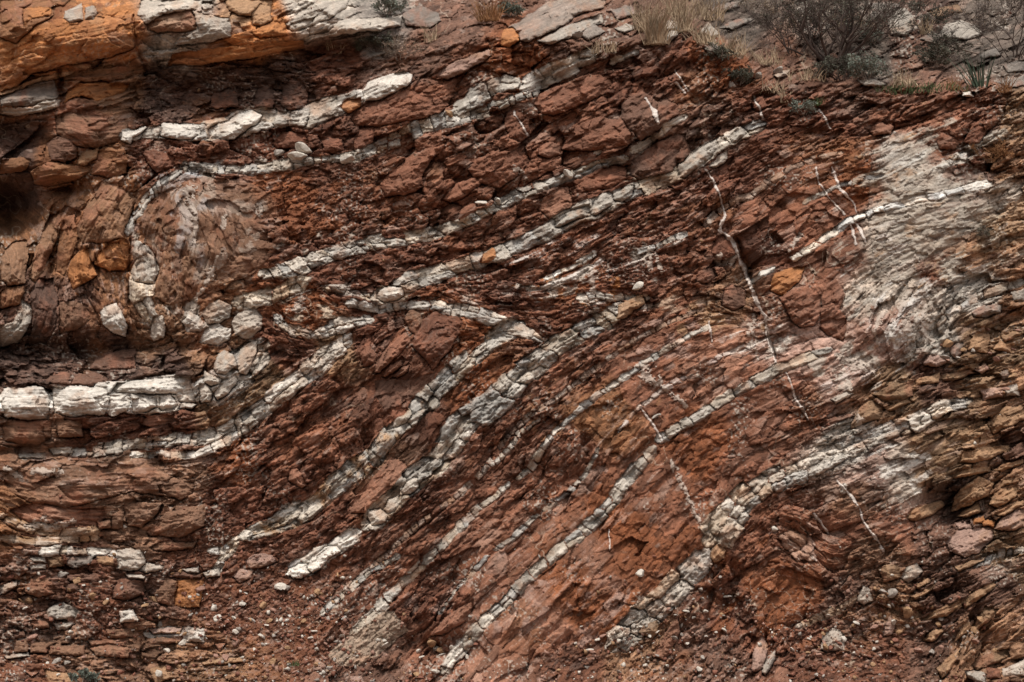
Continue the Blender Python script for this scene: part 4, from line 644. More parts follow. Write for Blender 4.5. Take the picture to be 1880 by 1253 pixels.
# ------------------------------------------------------------------ fracture cells stretched along the bedding
def cells(mult, seed, pw=3.4, rad=2.3, smin=0):
    r = np.random.default_rng(seed)
    F1 = np.full((H, W), 9.0, np.float32); F2 = np.full((H, W), 9.0, np.float32); ID = np.zeros((H, W), np.int32)
    # candidate points, thinned by local cell area
    smallest = max(smin, mult * 9.0)
    area = (PW + ML + MR) * (PH + MT + MB_)
    N = int(area / (smallest ** 2 * 1.3) * 1.1)
    xs = r.uniform(-ML, PW + MR, N); ys = r.uniform(-MT, PH + MB_, N)
    ii = np.clip(((xs + ML) / ST).astype(int), 0, W - 1); jj = np.clip(((ys + MT) / ST).astype(int), 0, H - 1)
    S = np.maximum(ZS[jj, ii] * mult, smin) * r.uniform(.75, 1.25, N); A = ZA[jj, ii] * r.uniform(1.0, 1.55, N)
    keep = r.random(N) < (smallest ** 2 * 1.3) / (S ** 2 * A) / 1.1
    xs, ys, S, A = xs[keep], ys[keep], S[keep], A[keep]; ii, jj = ii[keep], jj[keep]
    th = THETA[jj, ii] + r.normal(0, .16, len(xs))
    sk = r.normal(0, .35, len(xs))
    sz = S * r.uniform(.8, 1.25, len(xs))
    for k in range(len(xs)):
        c, s = math.cos(th[k]), math.sin(th[k]); a = A[k] ** .5; su = S[k] * A[k]; sv = S[k]
        R = rad
        ex = R * (abs(c) * su + abs(s) * sv); ey = R * (abs(s) * su + abs(c) * sv)
        wy, wx = win(xs[k] - ex, xs[k] + ex, ys[k] - ey, ys[k] + ey)
        X = gx[wx][None, :] - xs[k]; Y = gy[wy][:, None] - ys[k]
        v = (-X * s + Y * c) / sv
        u = (X * c + Y * s) / su + sk[k] * v / A[k]
        d = (np.abs(u) ** pw + np.abs(v) ** pw) ** (1 / pw)
        f1 = F1[wy, wx]; f2 = F2[wy, wx]
        m = d < f1
        F2[wy, wx] = np.where(m, f1, np.minimum(f2, d))
        F1[wy, wx] = np.where(m, d, f1)
        idw = ID[wy, wx]; idw[m] = k
    return F1, np.minimum(F2, 9), ID, xs.astype(np.float32), ys.astype(np.float32), S.astype(np.float32), A.astype(np.float32), th.astype(np.float32), r

def facets(ID, xs, ys, S, A, th, r, nk=3, slope=.55, updown=.0, X=None, Y=None):
    """each cell is a small convex rock: the lower envelope of a few tilted planes"""
    N = len(xs)
    X = GX if X is None else X; Y = GY if Y is None else Y
    dx = X - xs[ID]; dy = Y - ys[ID]
    h = None
    base_ang = r.uniform(0, 2 * math.pi, N)
    for k in range(nk):
        ang = base_ang + k * 2 * math.pi / nk + r.normal(0, .5, N)
        sl = slope * r.uniform(.15, 1.3, N)
        gxk = (np.cos(ang) * sl).astype(np.float32); gyk = (np.sin(ang) * sl).astype(np.float32)
        off = (S * r.uniform(-.05, .25, N)).astype(np.float32)
        p = gxk[ID] * dx + gyk[ID] * dy + off[ID]
        h = p if h is None else np.minimum(h, p)
    return h

wx_ = (2.6 * fbm(GX, GY, 24, 3, 21)).astype(np.float32); wy_ = (2.6 * fbm(GX, GY, 24, 3, 33)).astype(np.float32)
def warp(a):
    xi = np.clip(((GX + wx_ + ML) / ST + .5).astype(np.int32), 0, W - 1); yi = np.clip(((GY + wy_ + MT) / ST + .5).astype(np.int32), 0, H - 1)
    return a[yi, xi]

relief = np.zeros((H, W), np.float32)
tone = np.ones((H, W), np.float32)
hue = np.zeros((H, W), np.float32)
for lev, (mult, slope, offa, gd, gw) in enumerate([(1.25, .75, .36, 5.5, 1.9), (.50, .75, .32, 2.2, 1.3), (.22, .75, .30, .7, .8)]):
    F1, F2, ID, xs, ys, S, A, th, r = cells(mult, 100 + lev, smin=(0, 5.5, 3.6)[lev])
    F1 = warp(F1); F2 = warp(F2); ID = warp(ID)
    SS = S[ID]
    h = facets(ID, xs, ys, S, A, th, r, 3 if lev < 2 else 2, slope)
    h = np.clip(h, -1.4 * SS, SS)
    h += (r.normal(0, 1, len(xs)).astype(np.float32) * S * offa)[ID]
    e = (F2 - F1) * SS * .5
    crack = ((r.uniform(.0, 1.35, len(xs)) ** 2).astype(np.float32) * gd)[ID]
    RS = np.clip(ZREL, .25, 1.3)
    if lev == 2:
        hm = ZCH * RS ** .6 * (.55 + .75 * vnoise(GX / 45, GY / 45, 77)); 
    elif lev == 1:
        hm = .12 + .72 * RS ** 1.5 * (.4 + .9 * vnoise(GX / 90, GY / 90, 71))
    else:
        hm = .66 * RS ** 1.7
    relief += hm * (h - crack * np.exp(-(e / gw) ** 2))
    tone *= (1 + (.15, .17, .20)[lev] * r.normal(0, 1, len(xs)).astype(np.float32))[ID] * 1.0
    hue += (r.normal(0, 1, len(xs)).astype(np.float32) * (.5, .4, .3)[lev])[ID]
    if lev == 2: CHIP = (r.random(len(xs)) < .07)[ID] * np.clip(e / 1.2, 0, 1)
    if lev == 1: CHIP1 = (r.random(len(xs)) < .045)[ID] * np.clip(e / 1.2, 0, 1)
    if lev == 2: CH = h * ZCH - crack * np.exp(-(e / gw) ** 2); E3 = e
    if lev == 1: MH = h - crack * np.exp(-(e / gw) ** 2)
    print('cells', lev, len(xs), time.time() - T0)

# slabby terraces in the bedding
terr = lam_c * 1.0
q = np.floor(terr * 2.2) / 2.2; fr = terr * 2.2 - np.floor(terr * 2.2)
sl_z = np.clip((ZA - 2.2) / 1.2, .12, 1)
relief += ZLAM * ZREL * sl_z * (2.4 * (q + .35 * fr))
DOME = 1 - .7 * np.exp(-(((GX - 400) / 140) ** 2 + ((GY - 430) / 115) ** 2) ** 2) - .4 * np.exp(-(((GX - 1660) / 70) ** 2 + ((GY - 590) / 60) ** 2))
ZLAM = ZLAM * DOME
relief += ZLAM * np.clip(.35 + .65 * ZREL, .4, 1) * ((.5 + .8 * sl_z) * lam_m + .35 * lam_f)
# bedding joints: thin open lines and small steps that follow the layers
def contour(f, k, w):
    g0, g1 = np.gradient(f); g = np.hypot(g0, g1) + 1e-4
    t = f * k; dd = np.abs(t - np.round(t)) / (k * g)          # distance in grid cells to the nearest line
    return np.exp(-(dd / w) ** 2), np.round(t)
j1, q1 = contour(blur(lam_c, 1), 1.1, .75); j2, q2 = contour(blur(lam_m, 1), .9, .6)
jm = np.clip((vnoise(GX / 55, GY / 40, 81) - .25) * 2.2, 0, 1)
SMO = np.clip((ZREL - .35) / .55, .22, 1)
relief += SMO * ZLAM * (-4.2 * j1 * jm + 2.6 * (q1 % 2) - 1.6 * j2 * np.clip((vnoise(GX / 40, GY / 30, 82) - .3) * 2, 0, 1) + .9 * (q2 % 2))
relief += 1.3 * fbm(GX, GY, 12, 4, 40) + 5 * fbm(GX, GY, 70, 3, 41)
base_s = blur(blur(relief, 14), 14)

# ------------------------------------------------------------------ colour of the plain rock
def mixc(col, other, t):
    for k in range(3): col[k] = col[k] * (1 - t) + other[k] * t
    return col
tone = np.clip(tone, .55, 1.6)
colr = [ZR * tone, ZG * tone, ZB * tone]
nA = fbm(GX, GY, 110, 5, 50); nB = fbm(GX, GY, 34, 5, 51); nC = fbm(GX, GY, 9, 3, 52)
dust = np.clip((nB + .5 * nA - .12) * 2.2, 0, 1) * np.clip((ZR - ZB) * 6, 0, 1) * .55 * np.clip(1.25 - 1.2 * np.clip((GX - 1500) / 300, 0, 1), .25, 1)
mixc(colr, C['rust'], dust)
paleF = np.clip((lam_m * .25 + hue * .55 + nA - .75) * 1.1, 0, .6)
mixc(colr, C['redl'] if False else (0.36, 0.25, 0.20), paleF * .7)
orF = np.clip((nA * 1.1 - .45 - hue * .12) * 1.6, 0, .45)
mixc(colr, (0.27, 0.125, 0.060), orF)
greyF = np.clip((-hue * .30 - .25), 0, .35)
mixc(colr, (0.135, 0.095, 0.078), greyF)
grain = np.clip(1 + .09 * lam_m * np.clip(ZLAM, 0, 1) + .10 * lam_f + .12 * nC, .6, 1.5)
for k in range(3): colr[k] = colr[k] * grain
st_ = np.clip((lam_m + .8 * lam_f - 2.3) * .8, 0, 1) * np.clip((vnoise(GX / 70, GY / 50, 66) - .38) * 4, 0, 1) * .55
mixc(colr, (0.42, 0.31, 0.25), st_)
st2 = np.clip((-lam_m - .8 * lam_f - 2.2) * .8, 0, 1) * .5
mixc(colr, (0.07, 0.035, 0.025), st2)
mixc(colr, (0.36, 0.26, 0.21), np.clip(CHIP, 0, 1) * .5 * np.clip(.4 + ZCH * .5, 0, 1))
mixc(colr, (0.30, 0.20, 0.155), np.clip(CHIP1, 0, 1) * .45)
# small white calcite specks and hairs on the red rock
sp1 = vnoise(GX / 3.2, GY / 3.2, 60) * vnoise(GX / 60, GY / 60, 61)
spk = np.clip((sp1 - .57) * 12, 0, 1) * .6
mixc(colr, C['pale'], spk)
hair = np.exp(-(fbm(GX, GY, 46, 3, 63) / .012) ** 2) * np.clip((vnoise(GX / 90, GY / 90, 64) - .55) * 6, 0, 1) * .55
mixc(colr, C['cream'], hair)
# pale chaotic mottling of the swirl at right, of the boulder at left and of the pale mass
def patch(x, y, rx, ry, col, thr, seed, amt=.8, sc=26):
    wv = np.exp(-(((GX - x) / rx) ** 2 + ((GY - y) / ry) ** 2) ** 1.5)
    m = np.clip((fbm(GX, GY, sc, 5, seed) + .15 * lam_c + .05 * lam_f - thr + (wv - 1) * .55) * 7, 0, 1) * (wv > .02) * amt
    mixc(colr, col, m)
SW = 1 - .75 * np.exp(-(((GX - 400) / 130) ** 2 + ((GY - 430) / 110) ** 2) ** 2) - .5 * np.exp(-(((GX - 1660) / 70) ** 2 + ((GY - 590) / 60) ** 2))
def streaks(x, y, rx, ry, col, thr, seed, amt=.8):
    wv = np.exp(-(((GX - x) / rx) ** 2 + ((GY - y) / ry) ** 2) ** 1.5)
    m = np.clip((SW * (.55 * lam_c + .45 * lam_m) * 1.0 + .2 * lam_f + 1.8 * fbm(GX, GY, 40, 4, seed) - thr + (wv - 1) * 2.0) * 1.5, 0, 1) * (wv > .02) * amt
    mixc(colr, col, m)
for p in [(1650,600,80,80,C['pale'],.02,70),(1650,600,80,80,C['red'],.16,71),(1560,670,110,50,C['pale'],.05,72),(390,420,130,110,C['pale'],.0,73),(350,420,60,110,(.42,.42,.42),.12,98),(1480,650,110,50,C['pale'],.1,99),(1580,560,50,50,C['grey'],.0,101),(390,430,150,110,C['redd'],.2,74),
          (1700,380,130,140,C['tan'],.05,75),(1680,340,110,90,C['white'],.2,76),(1740,460,120,60,C['tan'],.05,77),(1400,640,60,60,C['white'],.2,78),
          (1640,860,70,60,C['white'],.1,79),(1060,540,90,30,C['orange'],.0,80),(1060,520,120,50,C['pale'],.2,81),(1310,580,90,40,C['tan'],.05,82),
          (600,560,110,40,C['cream'],.15,83),(330,580,90,50,C['pale'],.15,84),(200,430,80,80,C['orange'],.08,85),(200,430,80,90,C['pink'],.22,86),
          (120,60,160,70,C['tan'],.2,87),(120,60,160,70,C['rust'],.15,88),(1190,480,60,50,C['pale'],.22,89),(100,880,160,50,C['pale'],.3,90),(1860,400,60,70,C['tan'],.05,91),
          (1300,640,200,80,C['pink'],.18,92),(1000,1100,300,160,C['pink'],.3,93),(1240,1060,160,120,C['rust'],.02,94),(1420,1070,110,80,C['rust'],-.05,95),(560,380,140,70,C['rust'],.0,96),(1050,760,120,60,C['oran2'],.1,97)]:
    patch(*p)

for p in [(1730,480,110,70,(.52,.47,.42),.4,530),(1660,650,110,60,(.55,.50,.45),.6,531),(1600,500,60,60,(.50,.44,.39),.5,532),(1840,470,70,60,(.40,.33,.26),.6,533),(1720,300,80,60,(.58,.55,.50),.0,534),(1690,400,110,110,(.43,.36,.29),.1,535),(1650,300,50,60,(.52,.48,.43),-.2,536),(1780,380,50,60,(.46,.38,.30),.0,537),(1700,380,130,130,(.39,.335,.275),-.8,538),(345,380,30,60,(.52,.49,.46),-.2,501),(355,470,28,70,(.50,.46,.42),.0,550),(420,380,60,30,(.40,.30,.25),.1,551),(420,420,90,90,(.30,.19,.15),.9,502),(1650,590,70,80,(.62,.57,.52),.3,503),(1690,540,90,60,(.5,.46,.42),.3,504),
          (1680,340,90,80,(.56,.53,.48),.4,505),(1640,430,60,80,(.60,.52,.47),.6,506),(1540,680,90,40,(.55,.45,.40),.2,507),(1800,420,80,60,(.42,.33,.24),.5,508),
          (1440,640,90,50,(.48,.34,.28),.6,509),(1640,860,70,60,(.55,.50,.45),.3,510),(1090,490,130,60,(.58,.52,.47),.45,511),(1060,560,110,30,(.55,.49,.43),.4,540),(1330,590,60,60,(.55,.47,.41),.5,541),(1400,620,50,60,(.6,.54,.48),.3,542),(600,560,120,40,(.5,.44,.38),.5,543),(900,560,120,40,(.45,.36,.3),.6,544),(470,420,60,90,(.42,.32,.27),.5,545),(1200,470,60,60,(.5,.42,.37),.6,546),(380,860,70,40,(.42,.32,.26),.5,547),(120,870,150,50,(.40,.28,.23),.9,512),
          (100,960,100,30,(.5,.38,.28),.6,513),(1250,560,120,40,(.4,.28,.2),.8,514),(1180,700,60,50,(.45,.34,.28),1.0,515),(1470,1000,50,50,(.55,.47,.43),.7,516),(850,1000,200,120,(.30,.17,.12),.8,517),
          (1050,1080,200,120,(.32,.18,.13),.7,518),(1380,760,160,90,(.30,.16,.11),.7,519),(190,400,60,90,(.5,.40,.32),1.1,520)]:
    streaks(*p)

# ------------------------------------------------------------------ traced rocks and seams
HT = relief.copy()
OID = np.zeros((H, W), np.int32)          # 0 = plain cliff
PARTS = []                                # (name, label, seam index or None)
def new_id(name, label, owner): PARTS.append((name, label, owner)); return len(PARTS)
wX = GX + 3.2 * fbm(GX, GY, 16, 3, 120); wY = GY + 3.2 * fbm(GX, GY, 16, 3, 121)
LIME = np.zeros((H, W), np.float32)

def poly_sd(pts, X, Y):
    inside = np.zeros(X.shape, bool); dmin = np.full(X.shape, 1e9, np.float32)
    n = len(pts)
    for i in range(n):
        x0, y0 = pts[i]; x1, y1 = pts[(i + 1) % n]
        ex, ey = x1 - x0, y1 - y0
        t = np.clip(((X - x0) * ex + (Y - y0) * ey) / (ex * ex + ey * ey), 0, 1)
        dmin = np.minimum(dmin, np.hypot(X - x0 - t * ex, Y - y0 - t * ey))
        cond = ((y0 > Y) != (y1 > Y))
        xi = x0 + (Y - y0) * ex / (ey if abs(ey) > 1e-6 else 1e-6)
        inside ^= cond & (X < xi)
    return np.where(inside, dmin, -dmin)

def do_rock(ent, r, owner=None):
    name, ck, proud, label, pts, layer = ent
    xs = [p[0] for p in pts]; ys = [p[1] for p in pts]
    x0, x1, y0, y1 = min(xs), max(xs), min(ys), max(ys)
    wy, wx = win(x0 - 12, x1 + 12, y0 - 12, y1 + 12)
    X = wX[wy, wx]; Y = wY[wy, wx]
    sd = poly_sd(pts, X, Y)
    size = math.sqrt((x1 - x0) * (y1 - y0)); cxm, cym = (x0 + x1) / 2, (y0 + y1) / 2
    ins = sd > 0
    if not ins.any(): return
    lo = float(np.median(base_s[wy, wx][ins]))
    # convex rock from tilted planes
    dx = GX[wy, wx] - cxm; dy = GY[wy, wx] - cym
    nf = int(np.clip(size / 13, 4, 9)); h = np.full(X.shape, 1e9, np.float32)
    a0 = r.uniform(0, 6.28)
    for k in range(nf):
        a = a0 + k * 6.283 / nf + r.normal(0, .45); sl = r.uniform(.12, 1.0)
        h = np.minimum(h, size * r.uniform(.06, .30) - sl * (math.cos(a) * dx + math.sin(a) * dy) * min(1, 60 / size))
    h = np.clip(h, -size * .3, size)
    flush = proud <= 12
    gsy, gsx = np.gradient(sd); bot = np.clip(-gsy / ST, 0, 1)
    en = .5 + .9 * vnoise(GX[wy, wx] / 30, GY[wy, wx] / 30, 5)
    ro = 2.0 + min(6., size * .10) * (1 - bot)
    edge = proud * .6 * (1 - np.exp(-np.maximum(sd, 0) / ro)) * (.45 + .55 * bot) * en
    big = min(1., size / 80)
    det = .45 * CH[wy, wx] + .8 * lam_m[wy, wx] * ZLAM[wy, wx] + .45 * lam_f[wy, wx] + .50 * big * MH[wy, wx] + 1.6 * nC[wy, wx] + big * 1.2 * lam_c[wy, wx] * DOME[wy, wx]
    if flush: hh = base_s[wy, wx] + .35 * (relief[wy, wx] - base_s[wy, wx]) + proud * .4 * (1 - np.exp(-np.maximum(sd, 0) / 9)) + h * .25 + .6 * det
    else: hh = lo * .5 + base_s[wy, wx] * .5 + proud * .30 + h * .75 + edge + det - 1.5
    crackout = (sd <= 0) & (sd > -3.0)
    HTw = HT[wy, wx]
    HTw[crackout] -= ((0 if flush else 10.0) * (1 + sd / 3.0) * (.25 + .9 * bot + (.6 if owner is not None else 0)) * en)[crackout]
    HTw[ins] = hh[ins]
    oid = new_id(name, label, owner)
    OID[wy, wx][ins] = oid
    c = C[ck]; tn = r.uniform(.9, 1.12)
    st = np.clip((nB[wy, wx] + .4 * nC[wy, wx] - .05) * 2.4, 0, 1) * .55
    tint = (0.30, 0.17, 0.10) if c[2] > .15 else ((0.24, 0.10, 0.06) if c[0] < .25 else (0.25, 0.12, 0.06))
    dk = np.clip((-nA[wy, wx] - nB[wy, wx] * .8 - .1) * 2, 0, 1) * .4
    g = grain[wy, wx] * (1 + .06 * (tone[wy, wx] - 1)) * tn
    amt = np.where(ins, .25 if proud <= 5 else .5 if size > 120 else .88, 0.)
    for k in range(3):
        v = c[k] * (1 - st) + tint[k] * st
        v = (v * (1 - dk) + (c[k] * .62 + .012) * dk) * g
        colr[k][wy, wx] = colr[k][wy, wx] * (1 - amt) + v * amt

def do_line(pts, r, width_mul=1.0):
    """nearest point on a wobbly polyline: returns window, distance ratio (signed), along"""
    xs = [p[0] for p in pts]; ys = [p[1] for p in pts]; m = max(p[2] for p in pts) * 1.5 + 10
    wy, wx = win(min(xs) - m, max(xs) + m, min(ys) - m, max(ys) + m)
    X = wX[wy, wx]; Y = wY[wy, wx]
    best = np.full(X.shape, 1e9, np.float32); al = np.zeros(X.shape, np.float32); hw = np.ones(X.shape, np.float32); sg = np.zeros(X.shape, np.float32)
    L = 0
    ns = len(pts) - 1
    for i in range(ns):
        x0, y0, w0 = pts[i]; x1, y1, w1 = pts[i + 1]
        ex, ey = x1 - x0, y1 - y0; l = math.hypot(ex, ey)
        t = ((X - x0) * ex + (Y - y0) * ey) / (l * l)
        tc = np.clip(t, 0, 1)
        d = np.hypot(X - x0 - tc * ex, Y - y0 - tc * ey)
        s = ((X - x0) * -ey + (Y - y0) * ex) / l
        mm = d < best
        best[mm] = d[mm]; al[mm] = (L + tc * l)[mm]; hw[mm] = (w0 + (w1 - w0) * tc)[mm]; sg[mm] = s[mm]
        L += l
    return wy, wx, best, al, hw, sg, L

def do_seam(si, ent, r):
    nm, part, ck, proud, lf, pts, label = ent
    wy, wx, d, al, hw, sg, L = do_line(pts, r)
    mw = sum(p[2] for p in pts) / len(pts)
    # broken along and across: cells in seam coordinates
    px_ = np.cumsum([0] + [math.hypot(b[0] - a[0], b[1] - a[1]) for a, b in zip(pts[:-1], pts[1:])]); pw_ = [p[2] for p in pts]
    sa, ss, sl_, sw_ = [], [], [], []
    pos = 0.
    lfx = max(lf, 1.0)
    while pos < L:
        w_ = float(np.interp(pos, px_, pw_))
        ln = max(9., 2 * w_ * lfx * math.exp(r.normal(-.12, .42)))
        if pos + ln > L: ln = max(L - pos, 4.)
        rows = 1 if w_ < 8.5 else (r.choice([1, 2], p=[.45, .55]) if w_ < 17 else r.choice([1, 2, 3], p=[.2, .55, .25]))
        if lf > 1.4 and rows > 1: rows -= int(r.random() < .6)
        for q_ in range(rows):
            cc = ((q_ + .5) / rows * 2 - 1) * w_ if rows > 1 else 0
            sa.append(pos + ln * (.5 + r.uniform(-.2, .2) * (rows > 1))); ss.append(cc + r.normal(0, .12) * w_); sl_.append(ln * .5 * r.uniform(.85, 1.2)); sw_.append(max(w_ / rows, 3.) * r.uniform(.85, 1.2))
        pos += ln
    nb = len(sa)
    if nb > 98: print('many blocks', nb, label)
    sa, ss, sl_, sw_ = map(np.array, (sa, ss, sl_, sw_))
    als = al + 2.2 * nC[wy, wx] + r.normal(0, .25) * sg; sgs = sg + 1.6 * nC[wy, wx]
    F1 = np.full(als.shape, 99., np.float32); F2 = F1.copy(); bi = np.zeros(als.shape, np.int32)
    tl = r.normal(0, .25, nb)
    for k in range(nb):
        u = (als - sa[k] + tl[k] * (sgs - ss[k])) / sl_[k]; v = (sgs - ss[k]) / (sw_[k] * 1.1)
        dk_ = (np.abs(u) ** 3 + np.abs(v) ** 3) ** (1 / 3)
        m = dk_ < F1
        F2 = np.where(m, F1, np.minimum(F2, dk_)); F1 = np.where(m, dk_, F1); bi[m] = k
    jd = (F2 - F1) * .5 * np.minimum(sl_, sw_ * 1.1)[bi]
    side = np.where(sg > 0, 1., -1.)
    wob = 1.07 + .26 * fbm(al * 1.0, side * 40, max(10, mw * 1.6), 3, 700 + si)
    wj = r.uniform(.84, 1.16, nb)
    ww = hw * wob * wj[bi] * (.88 if mw < 9 or mw > 22 else .95)
    endw = np.clip(np.minimum(al, L - al) / (mw * .6) + .6, .6, 1); ww = ww * endw
    sdv = ww - d
    ins = sdv > 0
    gapk = r.random(nb) < (.4 if mw < 9 else .15)
    ins &= ~((jd < .9) & gapk[bi])
    miss = (r.random(nb) < (.04 if mw < 9 else .02 if lf <= 1.1 else .0)); miss[0] = False
    ins &= ~miss[bi]
    h = None
    for k in range(4):
        ang = r.uniform(0, 6.28, nb) if k == 3 else r.uniform(0, 1, nb) + k * 2.1; sl = r.uniform(.08, .8, nb)
        off = np.minimum(sl_, sw_) * r.uniform(.08, .45, nb)
        p = off[bi] - sl[bi] * (np.cos(ang)[bi] * (al - sa[bi]) * .7 + np.sin(ang)[bi] * (sg - ss[bi]))
        h = p if h is None else np.minimum(h, p)
    h = np.clip(h, -mw * .7, mw)
    pj = (r.normal(0, .30, nb) * proud)[bi]
    gy_, gx_ = np.gradient(sdv); bot = np.clip(-gy_ / ST, 0, 1)
    ro = (1.0 + mw * .10 * (1 - bot)); proud = proud * (.5 if mw < 9 else .85)
    edge = (1 - np.exp(-np.maximum(sdv, 0) / ro)) * (.5 + .5 * bot)
    jr = np.exp(-(jd / (1.0 + .035 * mw)) ** 2) * (1.6 + .34 * mw) * (r.uniform(.1, 1.4, nb) ** 1.3)[bi]
    rub = 1.0 if lf <= 1.1 else .5
    det = (.8 * rub) * CH[wy, wx] + (.55 * rub * min(1.3, mw / 14)) * MH[wy, wx] + .7 * lam_m[wy, wx] + .3 * lam_f[wy, wx] + 1.4 * nC[wy, wx]
    hh = base2[wy, wx] * .8 + relief[wy, wx] * .15 + proud * .85 * edge + h * .6 + pj - jr + det
    HTw = HT[wy, wx]
    co = (~ins) & (sdv > -3) & (d < hw * 1.6 + 3)
    HTw[co] -= (2.8 * np.clip(1 + sdv / 3.0, 0, 1) * (.3 + .8 * bot))[co]
    HTw[ins] = hh[ins]
    ids = np.array([new_id(part, None, si) if not miss[b] else 0 for b in range(nb)])
    OW = OID[wy, wx]; OW[ins] = ids[bi][ins]
    c = C[ck] if mw >= 9 else tuple(.85 * a + .15 * b for a, b in zip(C[ck], C['white']))
    tn = r.uniform(.80, 1.15, nb)[bi]; warm = np.clip(r.normal(0, 1, nb), -1.2, 1.8)[bi]
    st = np.clip((nB[wy, wx] * 1.2 + .35 * nC[wy, wx] + .08 * warm - .10) * 2.0, 0, 1) * .55
    st = np.clip(st + .28 * np.clip(1 - sdv / (ww * .35 + .1), 0, 1) * (nC[wy, wx] > -.1), 0, .85)
    sc = (0.27, 0.145, 0.085)
    if 'ochre' in label: sc = (0.34, 0.185, 0.085); st = np.clip(st * 1.5, 0, .9)
    cells_t = 1 + .55 * (tone[wy, wx] - 1)
    wht = np.clip((-nB[wy, wx] + .5 * lam_m[wy, wx] * .3 - .16) * 2.2, 0, .4)
    g = grain[wy, wx] * cells_t * tn
    for k in range(3):
        v = c[k] * (1 + (.05, 0, -.06)[k] * warm)
        v = v * (1 - wht) + C['white'][k] * wht
        v = (v * (1 - st) + sc[k] * st) * g
        CW = colr[k][wy, wx]; CW[ins] = v[ins]
    LIME[wy, wx][ins] = 1

def do_vein(ent, r):
    pts, label = ent
    wy, wx, d, al, hw, sg, L = do_line(pts, r)
    n_ = fbm(GX[wy, wx], GY[wy, wx], 7 if max(p[2] for p in pts) > 5 else 18, 3, 200)
    wide = max(p[2] for p in pts)
    d = np.abs(d + 1.8 * fbm(GX[wy, wx], GY[wy, wx], 13, 2, 210)) if wide <= 5 else d
    ww = hw * ((.95 if wide > 5 else .72) + (1.2 if wide > 5 else .25) * n_)
    ww = np.maximum(ww, np.where(fbm(GX[wy, wx], GY[wy, wx], 30, 2, 220) > -.45, 1.25, .0)) if wide <= 5 else ww
    if wide > 5: n2 = fbm(GX[wy, wx], GY[wy, wx], 5, 2, 201); ins = (d < ww) & (n2 > -.28)
    else: ins = d < ww
    # never interrupt seam blocks completely: veins lie over rock
    if not ins.any(): return
    HTw = HT[wy, wx]; bs = .5 * HTw + .5 * base3[wy, wx] + .8
    HTw[(d < ww + 2.5)] -= 1.6 if wide <= 5 else 0
    HTw[ins] = (bs - 1.0 + (1.2 + .22 * wide) * (1 - (d / np.maximum(ww, .5)) ** 2) + .8 * n_ * 3)[ins]
    oid = new_id('calcite_vein', label, None)
    OW = OID[wy, wx]; OW[ins] = oid
    g = 1 + .18 * n_ + .06 * lam_f[wy, wx]
    cc = C['bright'] if wide <= 5.5 else C['pale']
    cc = tuple(.8 * a + .2 * b for a, b in zip(cc, C['pink']))
    for k in range(3):
        CW = colr[k][wy, wx]; CW[ins] = (cc[k] * g)[ins] * .75 + .25 * CW[ins]

r_ = np.random.default_rng(5)
for e in ROCKS:
    if e[5] == 0: do_rock(e, r_)
base2 = blur(blur(HT, 6), 6)
for i, e in enumerate(SEAMS): do_seam(i, e, np.random.default_rng(500 + i))
for lab, ck, proud, pl in SEAM_BLOCKS:
    si = [k for k, e in enumerate(SEAMS) if lab in e[6]][0]
    for p in pl: do_rock(('limestone_block', ck, proud, None, p, 1), r_, si)
for e in ROCKS:
    if e[5] == 1: do_rock(e, r_)
base3 = blur(blur(HT, 2), 2)
for e in VEINS: do_vein(e, r_)
print('traced', time.time() - T0)

# deep open cracks: (points with half width), depth px
for pts, dep in [([(1352,440,2),(1366,470,4),(1378,505,5),(1388,545,5),(1400,580,4),(1412,620,3),(1425,660,2)],22),([(1712,640,3),(1700,655,3),(1678,680,2)],16),
                 ([(108,130,4),(112,160,5),(114,200,5)],26),([(246,30,2),(250,90,3),(268,130,3)],14),([(118,410,3),(108,450,4),(92,500,3)],16),([(176,470,2),(182,510,2)],12),([(240,440,2),(236,520,2.5),(238,560,2)],14),
                 ([(94,712,3),(95,760,3)],16),([(1244,296,3),(1246,320,2)],14),([(1140,150,4),(1138,215,3)],14),([(285,470,2),(288,500,2)],10),([(1040,20,1.5),(1045,40,1.5)],10),([(1304,1090,6),(1298,1140,5)],24)]:
    wy, wx, d, al, hw, sg, L = do_line(pts, None)
    HT[wy, wx] -= dep * np.exp(-(d / (hw * 1.2)) ** 2)

# ------------------------------------------------------------------ macro shape of the cliff
Yd = 11.0 + (626 - GY) / 1253 * 1.5
crest_x = [-200, 540, 640, 760, 900, 1100, 1250, 1340, 1420, 1600, 1750, 1880, 2100]
crest_y = [-130, -20, 50, 100, 70, 80, 60, 105, 165, 150, 175, 165, 150]
cr = np.interp(gx, crest_x, crest_y)[None, :] + 8 * fbm(GX, GY, 60, 2, 300)
Yd += np.where(GY < cr, (cr - GY) * .0115, 0)
for x, y, rx, ry, dm in BUMPS:
    Yd += dm * np.exp(-(((GX - x) / rx) ** 2 + ((GY - y) / ry) ** 2))
Yd += .10 * fbm(GX, GY, 260, 3, 310)
foot = np.clip((GY - 1170) / 90, 0, 1.6); Yd -= .28 * foot ** 1.5
scree = np.exp(-(((GX - 500) / 170) ** 2 + ((GY - 1190) / 110) ** 2)); Yd -= .25 * scree
Yd = Yd - HT * PXM * .92
